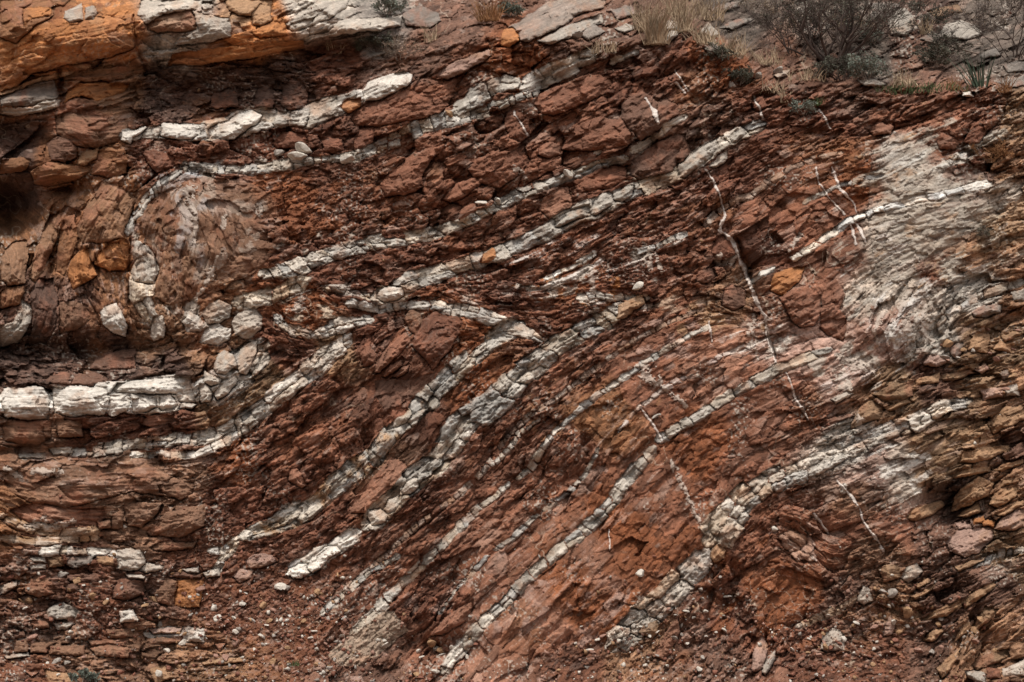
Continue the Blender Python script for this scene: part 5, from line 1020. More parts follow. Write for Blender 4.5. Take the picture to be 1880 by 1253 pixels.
# the foot runs out onto the ground
ang = rays(GX, GY)[1]
Yg = np.where(ang < -.02, (CAM[2] + .02) / np.maximum(-ang, .02), 1e3)
Yd = np.minimum(Yd, Yg)
def stretch(v, lo, hi):
    o1 = np.maximum(lo - v, 0); o2 = np.maximum(v - hi, 0)
    return v - .03 * o1 ** 2 + .03 * o2 ** 2
GXs = stretch(GX, -20, PW + 20)
P = at(GXs, GY, Yd).astype(np.float32)
def face_Y(px, py):
    i = min(W - 1, max(0, int((px + ML) / ST))); j = min(H - 1, max(0, int((py + MT) / ST)))
    return float(Yd[j, i])
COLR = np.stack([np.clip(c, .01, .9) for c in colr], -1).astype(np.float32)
# ------------------------------------------------------------------ materials
def rock_mat(name, rough=.92, bump=.35, scale=26, vary=.3, fine=120):
    m = bpy.data.materials.new(name); m.use_nodes = True
    nt = m.node_tree; N = nt.nodes; Lk = nt.links
    b = N["Principled BSDF"]; b.inputs["Roughness"].default_value = rough
    b.inputs["Specular IOR Level"].default_value = .25
    at_ = N.new("ShaderNodeAttribute"); at_.attribute_name = 'rock_colour'
    tc = N.new("ShaderNodeTexCoord")
    n1 = N.new("ShaderNodeTexNoise"); n1.inputs["Scale"].default_value = scale; n1.inputs["Detail"].default_value = 8; n1.inputs["Roughness"].default_value = .65
    n2 = N.new("ShaderNodeTexNoise"); n2.inputs["Scale"].default_value = fine; n2.inputs["Detail"].default_value = 4
    Lk.new(tc.outputs["Object"], n1.inputs["Vector"]); Lk.new(tc.outputs["Object"], n2.inputs["Vector"])
    mr = N.new("ShaderNodeMapRange"); mr.inputs["From Min"].default_value = .3; mr.inputs["From Max"].default_value = .7
    mr.inputs["To Min"].default_value = 1 - vary; mr.inputs["To Max"].default_value = 1 + vary
    Lk.new(n1.outputs["Fac"], mr.inputs["Value"])
    mx = N.new("ShaderNodeVectorMath"); mx.operation = 'SCALE'
    Lk.new(at_.outputs["Color"], mx.inputs[0]); Lk.new(mr.outputs[0], mx.inputs["Scale"])
    Lk.new(mx.outputs[0], b.inputs["Base Color"])
    ad = N.new("ShaderNodeMath"); ad.operation = 'ADD'
    Lk.new(n1.outputs["Fac"], ad.inputs[0]); Lk.new(n2.outputs["Fac"], ad.inputs[1])
    bp = N.new("ShaderNodeBump"); bp.inputs["Strength"].default_value = bump; bp.inputs["Distance"].default_value = .02
    Lk.new(ad.outputs[0], bp.inputs["Height"]); Lk.new(bp.outputs[0], b.inputs["Normal"])
    return m
M_CLIFF = rock_mat('mudstone', bump=.5)
M_LIME = rock_mat('limestone', rough=.88, bump=.4, vary=.16, scale=34)
M_CALC = rock_mat('calcite', rough=.7, bump=.3, vary=.12, scale=40)
M_BLOCK = rock_mat('weathered_rock', bump=.45, vary=.24)

def plain_mat(name, col, rough=.9, vary=.35, scale=30, bump=.3, col2=None):
    m = bpy.data.materials.new(name); m.use_nodes = True
    nt = m.node_tree; N = nt.nodes; Lk = nt.links
    b = N["Principled BSDF"]; b.inputs["Roughness"].default_value = rough; b.inputs["Specular IOR Level"].default_value = .2
    tc = N.new("ShaderNodeTexCoord"); n1 = N.new("ShaderNodeTexNoise"); n1.inputs["Scale"].default_value = scale; n1.inputs["Detail"].default_value = 6
    Lk.new(tc.outputs["Object"], n1.inputs["Vector"])
    cr_ = N.new("ShaderNodeValToRGB"); e = cr_.color_ramp.elements
    c2 = col2 or tuple(c * (1 + vary) for c in col)
    e[0].position = .35; e[0].color = tuple(c * (1 - vary) for c in col) + (1,); e[1].position = .65; e[1].color = tuple(c2) + (1,)
    Lk.new(n1.outputs["Fac"], cr_.inputs[0]); Lk.new(cr_.outputs[0], b.inputs["Base Color"])
    if bump:
        bp = N.new("ShaderNodeBump"); bp.inputs["Strength"].default_value = bump; bp.inputs["Distance"].default_value = .01
        Lk.new(n1.outputs["Fac"], bp.inputs["Height"]); Lk.new(bp.outputs[0], b.inputs["Normal"])
    return m

# ------------------------------------------------------------------ mesh helpers
def mesh_from(name, V, F, mat, colours=None, smooth=True):
    me = bpy.data.meshes.new(name)
    me.vertices.add(len(V)); me.vertices.foreach_set('co', np.asarray(V, np.float32).ravel())
    F = np.asarray(F, np.int32); k = F.shape[1]
    me.loops.add(F.size); me.polygons.add(len(F))
    me.polygons.foreach_set('loop_start', np.arange(0, F.size, k, dtype=np.int32))
    me.loops.foreach_set('vertex_index', F.ravel())
    if smooth: me.polygons.foreach_set('use_smooth', np.ones(len(F), bool))
    me.update(calc_edges=True)
    if colours is not None:
        a = me.color_attributes.new('rock_colour', 'FLOAT_COLOR', 'POINT')
        cc = np.ones((len(V), 4), np.float32); cc[:, :3] = colours
        a.data.foreach_set('color', cc.ravel())
    me.materials.append(mat)
    return me

def obj(name, me, parent=None):
    o = bpy.data.objects.new(name, me); COL.objects.link(o)
    if parent is not None: o.parent = parent
    return o

def tag(o, label=None, cat=None, group=None, kind=None):
    if label: o['label'] = label
    if cat: o['category'] = cat
    if group: o['group'] = group
    if kind: o['kind'] = kind
    return o

def thing(name, label, cat, loc, group=None):
    o = bpy.data.objects.new(name, None); o.empty_display_size = .1; COL.objects.link(o); o.location = loc
    return tag(o, label, cat, group)

def grid_faces(mask, j0, i0):
    """faces (quads) of the grid where mask is True -> verts (grid idx), face array"""
    jj, ii = np.nonzero(mask); jj = jj + j0; ii = ii + i0
    a = jj * W + ii
    q = np.stack([a, a + W, a + W + 1, a + 1], 1)
    return q

PF = P.reshape(-1, 3); CF = COLR.reshape(-1, 3)
RAY = (PF - CAM.astype(np.float32)); RAY /= np.linalg.norm(RAY, axis=1, keepdims=True)
FID = OID[:-1, :-1].copy()

# plain cliff sheet
q = grid_faces(FID == 0, 0, 0)
uq, inv = np.unique(q, return_inverse=True)
cl = obj('cliff_face', mesh_from('cliff_face', PF[uq], inv.reshape(-1, 4), M_CLIFF, CF[uq], smooth=False))
cl['kind'] = 'structure'
print('cliff', time.time() - T0)

flat = FID.ravel(); order = np.argsort(flat, kind='stable'); srt = flat[order]
starts = np.searchsorted(srt, np.arange(1, len(PARTS) + 2))
def patch_obj(oid, name, mat, parent=None, thick=.16):
    sel = order[starts[oid - 1]:starts[oid]]
    if len(sel) < 3: return None
    jj, ii = np.divmod(sel, W - 1)
    a = jj * W + ii
    q = np.stack([a, a + W, a + W + 1, a + 1], 1)
    uq, inv = np.unique(q, return_inverse=True); inv = inv.reshape(-1, 4)
    n = len(uq)
    V = PF[uq]; c = V.mean(0); back = V + RAY[uq] * thick
    # boundary edges
    e = np.concatenate([inv[:, [0, 1]], inv[:, [1, 2]], inv[:, [2, 3]], inv[:, [3, 0]]])
    key = np.sort(e, 1); kk = key[:, 0].astype(np.int64) * n + key[:, 1]
    u, idx, cnt = np.unique(kk, return_index=True, return_counts=True)
    be = e[idx[cnt == 1]]
    side = np.stack([be[:, 1], be[:, 0], be[:, 0] + n, be[:, 1] + n], 1)
    F = np.concatenate([inv, inv[:, ::-1] + n, side])
    VV = np.concatenate([V, back])
    org = c
    me = mesh_from(name, VV - org, F, mat, np.concatenate([CF[uq], CF[uq]]), smooth=False)
    o = obj(name, me)
    o.location = org
    if parent is not None:
        o.parent = parent; o.location = Vector(org) - parent.location
    return o

# which pixels of the parts are flat-shaded side walls: mark only the front as smooth is enough here
seam_empty = {}
for si, s in enumerate(SEAMS):
    p = s[5][len(s[5]) // 2]
    seam_empty[si] = thing(s[0], s[6], 'rock seam', at(p[0], p[1], face_Y(p[0], p[1])), 'limestone seams in the cliff')
CATS = dict(boulder='boulder', cliff_block='rock block', stone='stone', slab='rock slab', calcite_vein='mineral vein')
GRP = dict(boulder='boulders standing out of the cliff', cliff_block='blocks standing out of the cliff', stone='stones lodged in the cliff', slab='loose slabs on the cliff', calcite_vein='white calcite veins')
for k, (name, label, owner) in enumerate(PARTS):
    oid = k + 1
    if owner is not None:
        patch_obj(oid, name, M_LIME, seam_empty[owner])
    else:
        o = patch_obj(oid, name, M_CALC if name == 'calcite_vein' else M_BLOCK, thick=.05 if name == 'calcite_vein' else .2)
        if o: tag(o, label, CATS[name], GRP[name])
for si, e in seam_empty.items():
    if not e.children: bpy.data.objects.remove(e)
print('patches', len(PARTS), time.time() - T0)

# ------------------------------------------------------------------ ground in front
gm = plain_mat('gravelly_earth', (0.16, 0.085, 0.055), vary=.4, scale=14, bump=.6, col2=(.26, .17, .12))
nx, ny = 120, 100
xx = np.linspace(-60, 60, nx); yy = np.concatenate([np.linspace(-80, -6, 30), np.linspace(-5.8, 1.5, ny - 30)])
XX, YY = np.meshgrid(xx, yy)
ZZ = -.03 + .02 * fbm(XX * 40, YY * 40, 60, 3, 400)
V = np.stack([XX, YY, ZZ], -1).reshape(-1, 3)
jj, ii = np.mgrid[0:ny - 1, 0:nx - 1]; a = (jj * nx + ii).ravel()
g_ = obj('ground', mesh_from('ground', V, np.stack([a, a + 1, a + nx + 1, a + nx], 1), gm)); g_['kind'] = 'structure'
# hillside behind the crest, so nothing ends in the air
yy = np.linspace(3.2, 80, 30); XX, YY = np.meshgrid(np.linspace(-90, 90, nx), yy)
ZZ = 5.5 + (YY - 3.2) * .35 + .8 * fbm(XX * 30, YY * 30, 200, 3, 410)
V = np.stack([XX, YY, ZZ], -1).reshape(-1, 3); jj, ii = np.mgrid[0:29, 0:nx - 1]; a = (jj * nx + ii).ravel()
h_ = obj('hillside', mesh_from('hillside', V, np.stack([a, a + 1, a + nx + 1, a + nx], 1), gm)); h_['kind'] = 'structure'
# ------------------------------------------------------------------ loose stones
def stone_mesh(seed, flat=.6, n=9, elong=1.4):
    """angular stone: unit cube-sphere cut by random planes"""
    r = np.random.default_rng(seed)
    import bmesh
    bm = bmesh.new()
    bmesh.ops.create_icosphere(bm, subdivisions=3, radius=1.0)
    N = r.normal(0, 1, (n, 3)); N /= np.linalg.norm(N, axis=1, keepdims=True); D = r.uniform(.42, .8, n)
    for v in bm.verts:
        p = np.array(v.co); 
        d = (p @ N.T); t = np.min(np.where(d > 1e-3, D / np.maximum(d, 1e-3), 9))
        p = p * min(1.0, t) * (1 + .01 * r.normal())
        v.co = (p[0] * elong, p[1], p[2] * flat)
    me = bpy.data.meshes.new('stone'); bm.to_mesh(me); bm.free()
    return me
STONE_MATS = dict(white=plain_mat('pale_stone', (0.48, 0.43, 0.37), vary=.22, scale=3), red=plain_mat('red_stone', (0.19, 0.082, 0.055), vary=.3, scale=3),
                  tan=plain_mat('tan_stone', (0.30, 0.18, 0.10), vary=.3, scale=3), grey=plain_mat('grey_stone', (0.30, 0.26, 0.225), vary=.25, scale=3),
                  pink=plain_mat('pink_stone', (0.28, 0.16, 0.12), vary=.25, scale=3))
PROTO = {}
for mk, m in STONE_MATS.items():
    for v in range(4):
        me = stone_mesh(900 + v * 7 + hash(mk[0]) % 1 + ord(mk[0]), flat=(.5, .7, .6, .8)[v], elong=(1.6, 1.2, 1.4, 1.1)[v]); me.materials.append(m)
        PROTO[(mk, v)] = me
LBL = {}
def surf_normalish(px, py):
    i = min(W - 4, max(3, int((px + ML) / ST))); j = min(H - 4, max(3, int((py + MT) / ST)))
    a = P[j, i + 3] - P[j, i - 3]; b = P[j - 3, i] - P[j + 3, i]
    n = np.cross(a, b); n /= np.linalg.norm(n) + 1e-9
    return n
def put_stone(px, py, size, mk, label, group, rr, sink=.25):
    Y = face_Y(px, py); R = size * PXM * .62
    me = PROTO[(mk, rr.randrange(4))]
    o = bpy.data.objects.new('loose_stone', me); COL.objects.link(o)
    n = surf_normalish(px, py)
    p = at(px, py, Y) + n * R * sink
    o.location = p; o.scale = (R * rr.uniform(.85, 1.2), R * rr.uniform(.8, 1.1), R * rr.uniform(.8, 1.2))
    o.rotation_euler = (rr.uniform(-.5, .5), rr.uniform(-.6, .6), rr.uniform(0, 6.28))
    tag(o, label, 'stone', group)
    return o
rr = random.Random(3)
# regions of loose stones: count, x range, y range, sizes, mixture, label, group
REG = [
 (62,(380,640),(1080,1245),(5,12),'white white grey tan pink red red','small angular stone lying on the red scree at the bottom left of centre','stones on the scree'),
 (40,(20,370),(1030,1245),(6,16),'white grey pink tan red red','stone caught in the left rubble between brown bricks','stones in the left rubble'),
 (34,(1050,1330),(1150,1245),(5,12),'white grey pink','small pale stone at the foot of the rubble seam','stones below the rubble seam'),
 (24,(1440,1660),(1130,1245),(6,14),'pink white red tan','stone on the earth at the bottom right','stones at the bottom right'),
 (18,(1640,1840),(1000,1210),(8,18),'tan pink grey','flat chip of rock among the laminated beds at lower right','chips at lower right'),
 (16,(700,880),(1170,1245),(6,13),'white tan red','stone in the gap under the pointed red slab','stones under the pointed slab'),
 (22,(1240,1330),(1050,1150),(4,10),'white grey tan','crumb of limestone on the rubble seam near the bottom','crumbs on the rubble seam'),
 (20,(1730,1870),(600,720),(8,16),'tan grey pink','chip lying on the thin slabs at right','chips on the thin slabs'),
]
for cnt, xr, yr, sr, mix, lab, grp in REG:
    mix = mix.split()
    for k in range(cnt):
        s = sr[0] + (sr[1] - sr[0]) * rr.random() ** 2.2
        x, y, mk = rr.uniform(*xr), rr.uniform(*yr), rr.choice(mix)
        put_stone(x, y, s, mk, describe(x, y, s, mk), grp, rr, sink=.45)
# single loose stones one can point at
ONE = [(516,1076,18,'white','white pointed stone at the top of the scree'),(527,1082,11,'grey','small grey stone touching the white pointed one on the scree'),
 (484,1112,12,'tan','yellowish stone in the middle of the scree'),(585,1088,11,'tan','ochre stone under the short jointed strand'),(394,1120,14,'white','white stone beside the square orange stone'),
 (400,1132,10,'white','lower white stone beside the square orange stone'),(173,1096,13,'tan','yellow egg shaped stone in the left rubble'),(196,1104,11,'tan','flat tan stone right of the yellow egg shaped one'),
 (55,1106,13,'tan','tan wedge shaped stone in the left rubble'),(310,1198,11,'white','white chip at the right end of the brown bricks'),(336,1186,13,'white','white cube shaped chip beside the cracked pale ledge'),
 (102,1218,13,'grey','upright grey stone near the bottom left corner'),(122,1215,11,'grey','second upright grey stone near the bottom left corner'),(795,1178,16,'tan','tan standing stone under the pointed red slab'),
 (1178,1056,15,'white','oval white stone on the upper edge of the rubble seam'),(1079,1200,12,'white','white pebble standing left of the rubble seam foot'),(1098,1172,9,'white','small white pebble above the foot left of the rubble seam'),
 (1333,1093,8,'white','lone white pebble on dark red soil'),(1620,1086,15,'grey','grey shard among chips at lower right'),(1636,1084,17,'grey','bluish grey shard right of another at lower right'),
 (1420,974,12,'white','white lump above the pink streaked rock'),(240,1202,12,'pink','pinkish brick end near the bottom left'),(560,280,26,'white','rounded white stone resting on the rubbly seam at left'),
 (545,290,26,'white','pale oval stone on the rubbly seam'),(508,286,19,'grey','grey stone left of the oval stone on the rubbly seam'),(639,296,19,'white','small bright stone under the bend of the rubbly seam'),
 (886,376,13,'white','first white stone of the row above the toothed seam'),(910,372,15,'white','second white stone of the row above the toothed seam'),(1036,316,20,'white','flat white stone perched on the toothed seam'),
 (1100,285,18,'white','rounded pale stone beside the red block on the toothed seam'),(1145,290,16,'grey','grey capped stone at the upper end of the toothed seam'),(1166,524,19,'white','white conical stone above the level white ledge'),
 (1203,762,12,'grey','round grey pebble stuck beside the white splash'),(1700,1045,10,'pink','pink chip near the rounded grey cracked stone'),(1340,156,14,'grey','grey stone on the slope under the shrubs'),
 (1432,134,20,'grey','pale flat stone at the upper edge left of the shrub'),(1352,98,18,'grey','grey stone in the dry grass right of centre'),(826,208,16,'tan','round tan stone at the kink of the rubbly seam'),
 (1055,66,20,'grey','grey stone under the second grey slab'),(1395,144,15,'grey','small grey stone beside dry stalks')]
for x, y, s, mk, lab in ONE:
    put_stone(x, y, s, mk, lab, 'single loose stones', rr, sink=.55)

# gravel: thousands of tiny stones, one object
def merged(name, items, mats, label):
    Vs, Fs, Ms, off = [], [], [], 0
    base = []
    for k in range(6):
        r = np.random.default_rng(40 + k)
        v = np.array([(1,0,0),(-1,0,0),(0,1,0),(0,-1,0),(0,0,1),(0,0,-1),(.6,.6,.5),(-.6,.5,-.6),(.5,-.6,-.5)], float)[:8] * r.uniform(.6, 1.2, (8, 1)) + r.normal(0, .12, (8, 3))
        import bmesh
        bm = bmesh.new(); [bm.verts.new(p) for p in v]; res = bmesh.ops.convex_hull(bm, input=bm.verts)
        bm.verts.ensure_lookup_table(); bm.verts.index_update()
        f = np.array([[q.index for q in fc.verts] for fc in bm.faces if len(fc.verts) == 3]); vv = np.array([q.co[:] for q in bm.verts]); bm.free()
        base.append((vv, f))
    rg = np.random.default_rng(77)
    for (p, R, mi) in items:
        vv, f = base[rg.integers(6)]
        A_ = rg.normal(0, 1, (3, 3)); Q, _ = np.linalg.qr(A_)
        Vs.append((vv * [1.25, 1, .7]) @ Q.T * R + p); Fs.append(f + off); Ms.append(np.full(len(f), mi)); off += len(vv)
    me = mesh_from(name, np.concatenate(Vs), np.concatenate(Fs), mats[0], smooth=False)
    for m in mats[1:]: me.materials.append(m)
    me.polygons.foreach_set('material_index', np.concatenate(Ms).astype(np.int32))
    o = obj(name, me); tag(o, label, 'gravel', kind='stuff'); return o
rg = np.random.default_rng(8)
items = []
dens = np.clip(np.exp(-(((GX - 520) / 170) ** 2 + ((GY - 1180) / 110) ** 2)) * 1.2 + np.exp(-((GY - 1250) / 16) ** 2) * .6 + np.exp(-(((GX - 200) / 230) ** 2 + ((GY - 1140) / 100) ** 2)) * .32
        + np.exp(-(((GX - 1190) / 110) ** 2 + ((GY - 1190) / 50) ** 2)) * .8 + np.exp(-(((GX - 1560) / 140) ** 2 + ((GY - 1190) / 60) ** 2)) * .6
        + np.exp(-(((GX - 540) / 170) ** 2 + ((GY - 300) / 12) ** 2)) * .35 + np.exp(-(((GX - 560) / 90) ** 2 + ((GY - 370) / 60) ** 2)) * .1 + np.exp(-(((GX - 1640) / 90) ** 2 + ((GY - 1100) / 60) ** 2)) * .5
        + np.exp(-(((GX - 1400) / 100) ** 2 + ((GY - 1150) / 60) ** 2)) * .3 + .03, 0, 1)
cand = 13000
X = rg.uniform(-60, PW + 60, cand); Y = rg.uniform(0, PH + 60, cand)
lowb = rg.random(cand) < .65; Y = np.where(lowb, rg.uniform(1000, PH + 60, cand), Y)
for x, y in zip(X, Y):
    i = int((x + ML) / ST); j = int((y + MT) / ST)
    if rg.random() < dens[min(j, H - 1), min(i, W - 1)]:
        R = (1.2 + 3.8 * rg.random() ** 4) * PXM
        items.append((P[min(j, H - 1), min(i, W - 1)] + np.array([0, -R * .6, 0]), R, int(rg.choice([0, 1, 1, 2, 3, 4, 4, 1]))))
print('gravel', len(items))
merged('gravel', items, [STONE_MATS['white'], STONE_MATS['red'], STONE_MATS['tan'], STONE_MATS['grey'], STONE_MATS['pink']], 'fine angular gravel scattered over the scree and foot of the cliff')

# ------------------------------------------------------------------ plants
M_DRY = plain_mat('dry_grass', (0.34, 0.25, 0.165), vary=.35, scale=6, bump=0)
M_DRYR = plain_mat('rusty_dead_stems', (0.24, 0.12, 0.055), vary=.35, scale=6, bump=0)
M_GREEN = plain_mat('green_blade', (0.075, 0.095, 0.04), vary=.35, scale=6, bump=0)
M_GG = plain_mat('grey_green_leaf', (0.17, 0.19, 0.155), vary=.3, scale=6, bump=0)
M_BARK = plain_mat('dark_twig', (0.085, 0.06, 0.05), vary=.35, scale=10, bump=0)
M_TWIG = plain_mat('pale_twig', (0.20, 0.15, 0.12), vary=.3, scale=10, bump=0)
M_SWORD = plain_mat('sword_leaf', (0.045, 0.062, 0.038), vary=.3, scale=4, bump=0, rough=.6)
M_DLEAF = plain_mat('dull_leaf', (0.10, 0.10, 0.075), vary=.35, scale=6, bump=0)

class MB:
    def __init__(s): s.V = []; s.F = []
    def tube(s, pts, r0, r1, sides=4):
        n = len(pts); pts = [np.asarray(p, float) for p in pts]; base = len(s.V)
        for k, p in enumerate(pts):
            t = pts[min(k + 1, n - 1)] - pts[max(k - 1, 0)]; t = t / (np.linalg.norm(t) + 1e-9)
            a = np.cross(t, [0.31, .2, .93]); a /= np.linalg.norm(a) + 1e-9; b = np.cross(t, a); r = r0 + (r1 - r0) * k / (n - 1)
            for q_ in range(sides):
                an = 6.2832 * q_ / sides; s.V.append(p + (a * math.cos(an) + b * math.sin(an)) * r)
        for k in range(n - 1):
            for q_ in range(sides):
                i0 = base + k * sides + q_; i1 = base + k * sides + (q_ + 1) % sides
                s.F.append((i0, i1, i1 + sides, i0 + sides))
    def blade(s, pts, w, fold=.25):
        """folded leaf blade, tapered to the tip"""
        n = len(pts); base = len(s.V); pts = [np.asarray(p, float) for p in pts]
        for k, p in enumerate(pts):
            t = pts[min(k + 1, n - 1)] - pts[max(k - 1, 0)]; t /= np.linalg.norm(t) + 1e-9
            a = np.cross(t, [.2, -1, .1]); a /= np.linalg.norm(a) + 1e-9; b = np.cross(t, a)
            ww = w * (1 - (k / (n - 1)) ** 1.6) + w * .03
            s.V += [p - a * ww, p + b * ww * fold, p + a * ww]
        for k in range(n - 1):
            i = base + 3 * k
            s.F += [(i, i + 1, i + 4, i + 3), (i + 1, i + 2, i + 5, i + 4)]
    def leaf(s, p, d, size, rr):
        d = np.asarray(d, float); d /= np.linalg.norm(d) + 1e-9; a = np.cross(d, [rr.gauss(0, 1), rr.gauss(0, 1), rr.gauss(0, 1)]); a /= np.linalg.norm(a) + 1e-9
        i = len(s.V); s.V += [p, p + d * size * .5 + a * size * .22, p + d * size, p + d * size * .5 - a * size * .22]; s.F.append((i, i + 1, i + 2, i + 3))
    def build(s, name, mat, parent=None):
        if not s.F: return None
        org = np.array(parent.location) if parent is not None else np.mean(s.V, 0)
        me = mesh_from(name, np.array(s.V) - org, np.array(s.F), mat, smooth=False)
        o = obj(name, me)
        if parent is not None: o.parent = parent
        else: o.location = org
        return o

def arc(p, d, L, droop, n, rr, wig=.05):
    pts = [np.array(p, float)]; d = np.array(d, float); d /= np.linalg.norm(d)
    for k in range(n):
        d = d + np.array([rr.gauss(0, wig), rr.gauss(0, wig), -droop / n]); d /= np.linalg.norm(d)
        pts.append(pts[-1] + d * L / n)
    return pts

def base_pt(px, py): return at(px, py, face_Y(px, py))

def grass(px, py, hpx, n, spread, mat, name, label, cat='grass tuft', w=.0042, group='tufts of grass on the ledge', droop=.5, seeds=True):
    p0 = base_pt(px, py) ; t = thing(name, label, cat, p0, group); mb = MB(); sd_ = MB()
    for k in range(n):
        a = rr.uniform(0, 6.28); rad = spread * PXM * rr.random() ** .7
        q_ = p0 + np.array([math.cos(a) * rad, math.sin(a) * rad * .5 - .02, 0])
        L = hpx * PXM * rr.uniform(.45, 1.1)
        pts = arc(q_, (rr.gauss(0, .33), rr.gauss(-.12, .25), 1), L, droop * rr.uniform(.2, 1.6), 6, rr)
        mb.blade(pts, w * rr.uniform(.6, 1.3))
        if seeds and rr.random() < .25:
            for m_ in range(4): mb.leaf(pts[-1] - (pts[-1] - pts[-2]) * m_ * .3, (pts[-1] - pts[-2]) + np.array([rr.gauss(0, .01), 0, 0]), .012, rr)
    mb.build('blades', mat, t)
    return t

def shrub(px, py, hpx, wpx, name, label, bark, leafm, n=7, depth=4, leaves=3, lsize=.012, cat='shrub', group='shrubs on the ledge', r0=.010, up=1.0, thin=.62, lean=0):
    p0 = base_pt(px, py) + np.array([0, -.03, 0]); t = thing(name, label, cat, p0, group); mb = MB(); lf = MB()
    H_ = hpx * PXM; Wd = wpx * PXM
    def grow(p, d, L, r, lev):
        pts = arc(p, d, L, -.1, 4, rr, .17)
        mb.tube(pts, r, r * thin, 4 if lev < 2 else 3)
        if leaves and lev >= depth - 2:
            for m_ in range(leaves):
                k = rr.randrange(1, len(pts)); lf.leaf(pts[k], (pts[k] - pts[k - 1]) / (L / 4) + np.array([rr.gauss(0, .7), rr.gauss(0, .7), rr.gauss(0, .7)]), lsize * 1.7 * rr.uniform(.6, 1.3), rr)
        if lev < depth:
            for c in range(rr.choice((2, 3, 3))):
                k = rr.randrange(2, len(pts))
                dd = (pts[k] - pts[k - 1]) / (L / 4) + np.array([rr.gauss(0, .55), rr.gauss(0, .45), rr.gauss(.05, .4)])
                grow(pts[k], dd, L * rr.uniform(.55, .85), max(r * thin * .8, .0019), lev + 1)
    for k in range(n):
        a = rr.uniform(-1, 1)
        grow(p0 + np.array([a * Wd * .12, rr.uniform(-.05, .05), 0]), (a * Wd / H_ * .8 + lean, rr.gauss(-.15, .3), up), H_ * rr.uniform(.3, .5), r0 * rr.uniform(.6, 1.1), 0)
    mb.build('branches', bark, t); lf.build('leaves', leafm, t)
    return t

# the ledge along the top
shrub(1530,118,175,260,'dead_shrub','large dark twiggy shrub with a thick trunk at the top right, nearly bare',M_BARK,M_DLEAF,n=16,depth=5,leaves=1,lsize=.014,r0=.024,group='large shrubs')
shrub(1455,100,150,220,'dead_shrub','wispy bare shrub spreading left of the thick trunk at the top right',M_BARK,M_DLEAF,n=7,depth=5,leaves=1,lsize=.009,r0=.009,group='large shrubs')
shrub(1860,110,160,160,'dead_shrub','thin reddish bare shrub in the top right corner',M_BARK,M_DLEAF,n=8,depth=5,leaves=1,lsize=.008,r0=.008,group='large shrubs',lean=-.2)
shrub(1590,150,58,60,'herb','round grey green herb just right of the thick shrub trunk',M_TWIG,M_GG,n=16,depth=3,leaves=5,lsize=.016,r0=.003,group='grey green herbs')
shrub(1598,82,30,60,'herb','dry lavender grey cushion under the grey boulder',M_TWIG,M_GG,n=16,depth=3,leaves=4,lsize=.012,r0=.002,group='grey green herbs')
shrub(1712,128,50,50,'herb','dark grey green herb left of the sword leaved plant',M_TWIG,M_DLEAF,n=14,depth=3,leaves=5,lsize=.014,r0=.003,group='grey green herbs')
shrub(938,34,34,50,'herb','grey feathery herb beside the large grey slab at the top',M_TWIG,M_GG,n=16,depth=3,leaves=6,lsize=.014,r0=.003,group='grey green herbs')
shrub(1474,214,34,34,'herb','small silvery herb growing from the cliff below the ledge',M_TWIG,M_GG,n=10,depth=3,leaves=4,lsize=.013,r0=.003,group='grey green herbs')
shrub(1356,158,34,36,'herb','dark green sprig on the crest right of the dry grass',M_TWIG,M_DLEAF,n=10,depth=3,leaves=5,lsize=.016,r0=.003,group='grey green herbs')
shrub(712,30,44,60,'herb','grey herb at the top edge above the long jutting slab',M_TWIG,M_GG,n=14,depth=3,leaves=5,lsize=.013,r0=.003,group='grey green herbs')
shrub(156,1252,20,44,'herb','blue green herb at the bottom edge near the left corner',M_TWIG,M_GG,n=12,depth=3,leaves=6,lsize=.014,r0=.003,group='grey green herbs')
shrub(735,112,50,90,'dead_shrub','bare tangled twigs hanging over the ledge under the long grey slab',M_TWIG,M_DRY,n=10,depth=4,leaves=1,lsize=.008,r0=.0035,group='dry twigs')
shrub(690,98,44,110,'herb','dark low plants in the shade under the long grey slab',M_BARK,M_DLEAF,n=14,depth=3,leaves=5,lsize=.015,r0=.003,group='grey green herbs')
shrub(1815,300,46,60,'dead_shrub','rusty orange dead plant on the cliff at the upper right',M_DRYR,M_DRYR,n=9,depth=4,leaves=2,lsize=.010,r0=.0025,group='dry twigs')
shrub(1395,40,60,120,'dead_shrub','pale dry twigs at the top edge right of the tall dry grass',M_TWIG,M_DRY,n=8,depth=4,leaves=2,lsize=.009,r0=.004,group='dry twigs')
shrub(1810,440,24,40,'herb','sparse olive moss like plant on the rock at right',M_TWIG,M_DLEAF,n=8,depth=3,leaves=3,lsize=.008,r0=.002,group='grey green herbs')
grass(1205,84,95,190,26,M_DRY,'grass_tuft','tallest tuft of dry straw grass at the top centre right')
grass(1180,60,70,90,22,M_DRY,'grass_tuft','dry grass tuft left of the tallest one, at the top edge')
grass(1255,60,75,80,20,M_DRY,'grass_tuft','thin dry tuft right of the tallest one')
grass(1290,84,50,90,30,M_DRY,'grass_tuft','low dry grass beside the pale stones at the crest')
grass(1345,105,55,90,30,M_DRY,'grass_tuft','dry stalks on the crest above the steep red chips')
grass(898,40,52,110,24,M_DRYR,'grass_tuft','brown dry grass at the top edge left of the large grey slab')
grass(1110,98,34,50,30,M_DRY,'grass_tuft','short dry grass above the bright ridged seam')
grass(1400,120,40,70,40,M_DRY,'grass_tuft','sparse dry stalks on the slope left of the shrub')
grass(1440,190,46,22,12,M_DRY,'grass_tuft','few tall bare stalks leaning right below the shrub')
grass(1420,172,30,50,36,M_DRY,'grass_tuft','short pale stalks at the crest below the wispy shrub')
grass(1660,160,42,60,30,M_DRY,'grass_tuft','straw coloured tuft on the ledge under the grey boulder')
grass(1700,64,50,40,14,M_DRY,'grass_tuft','thin upright stalks between the two grey boulders')
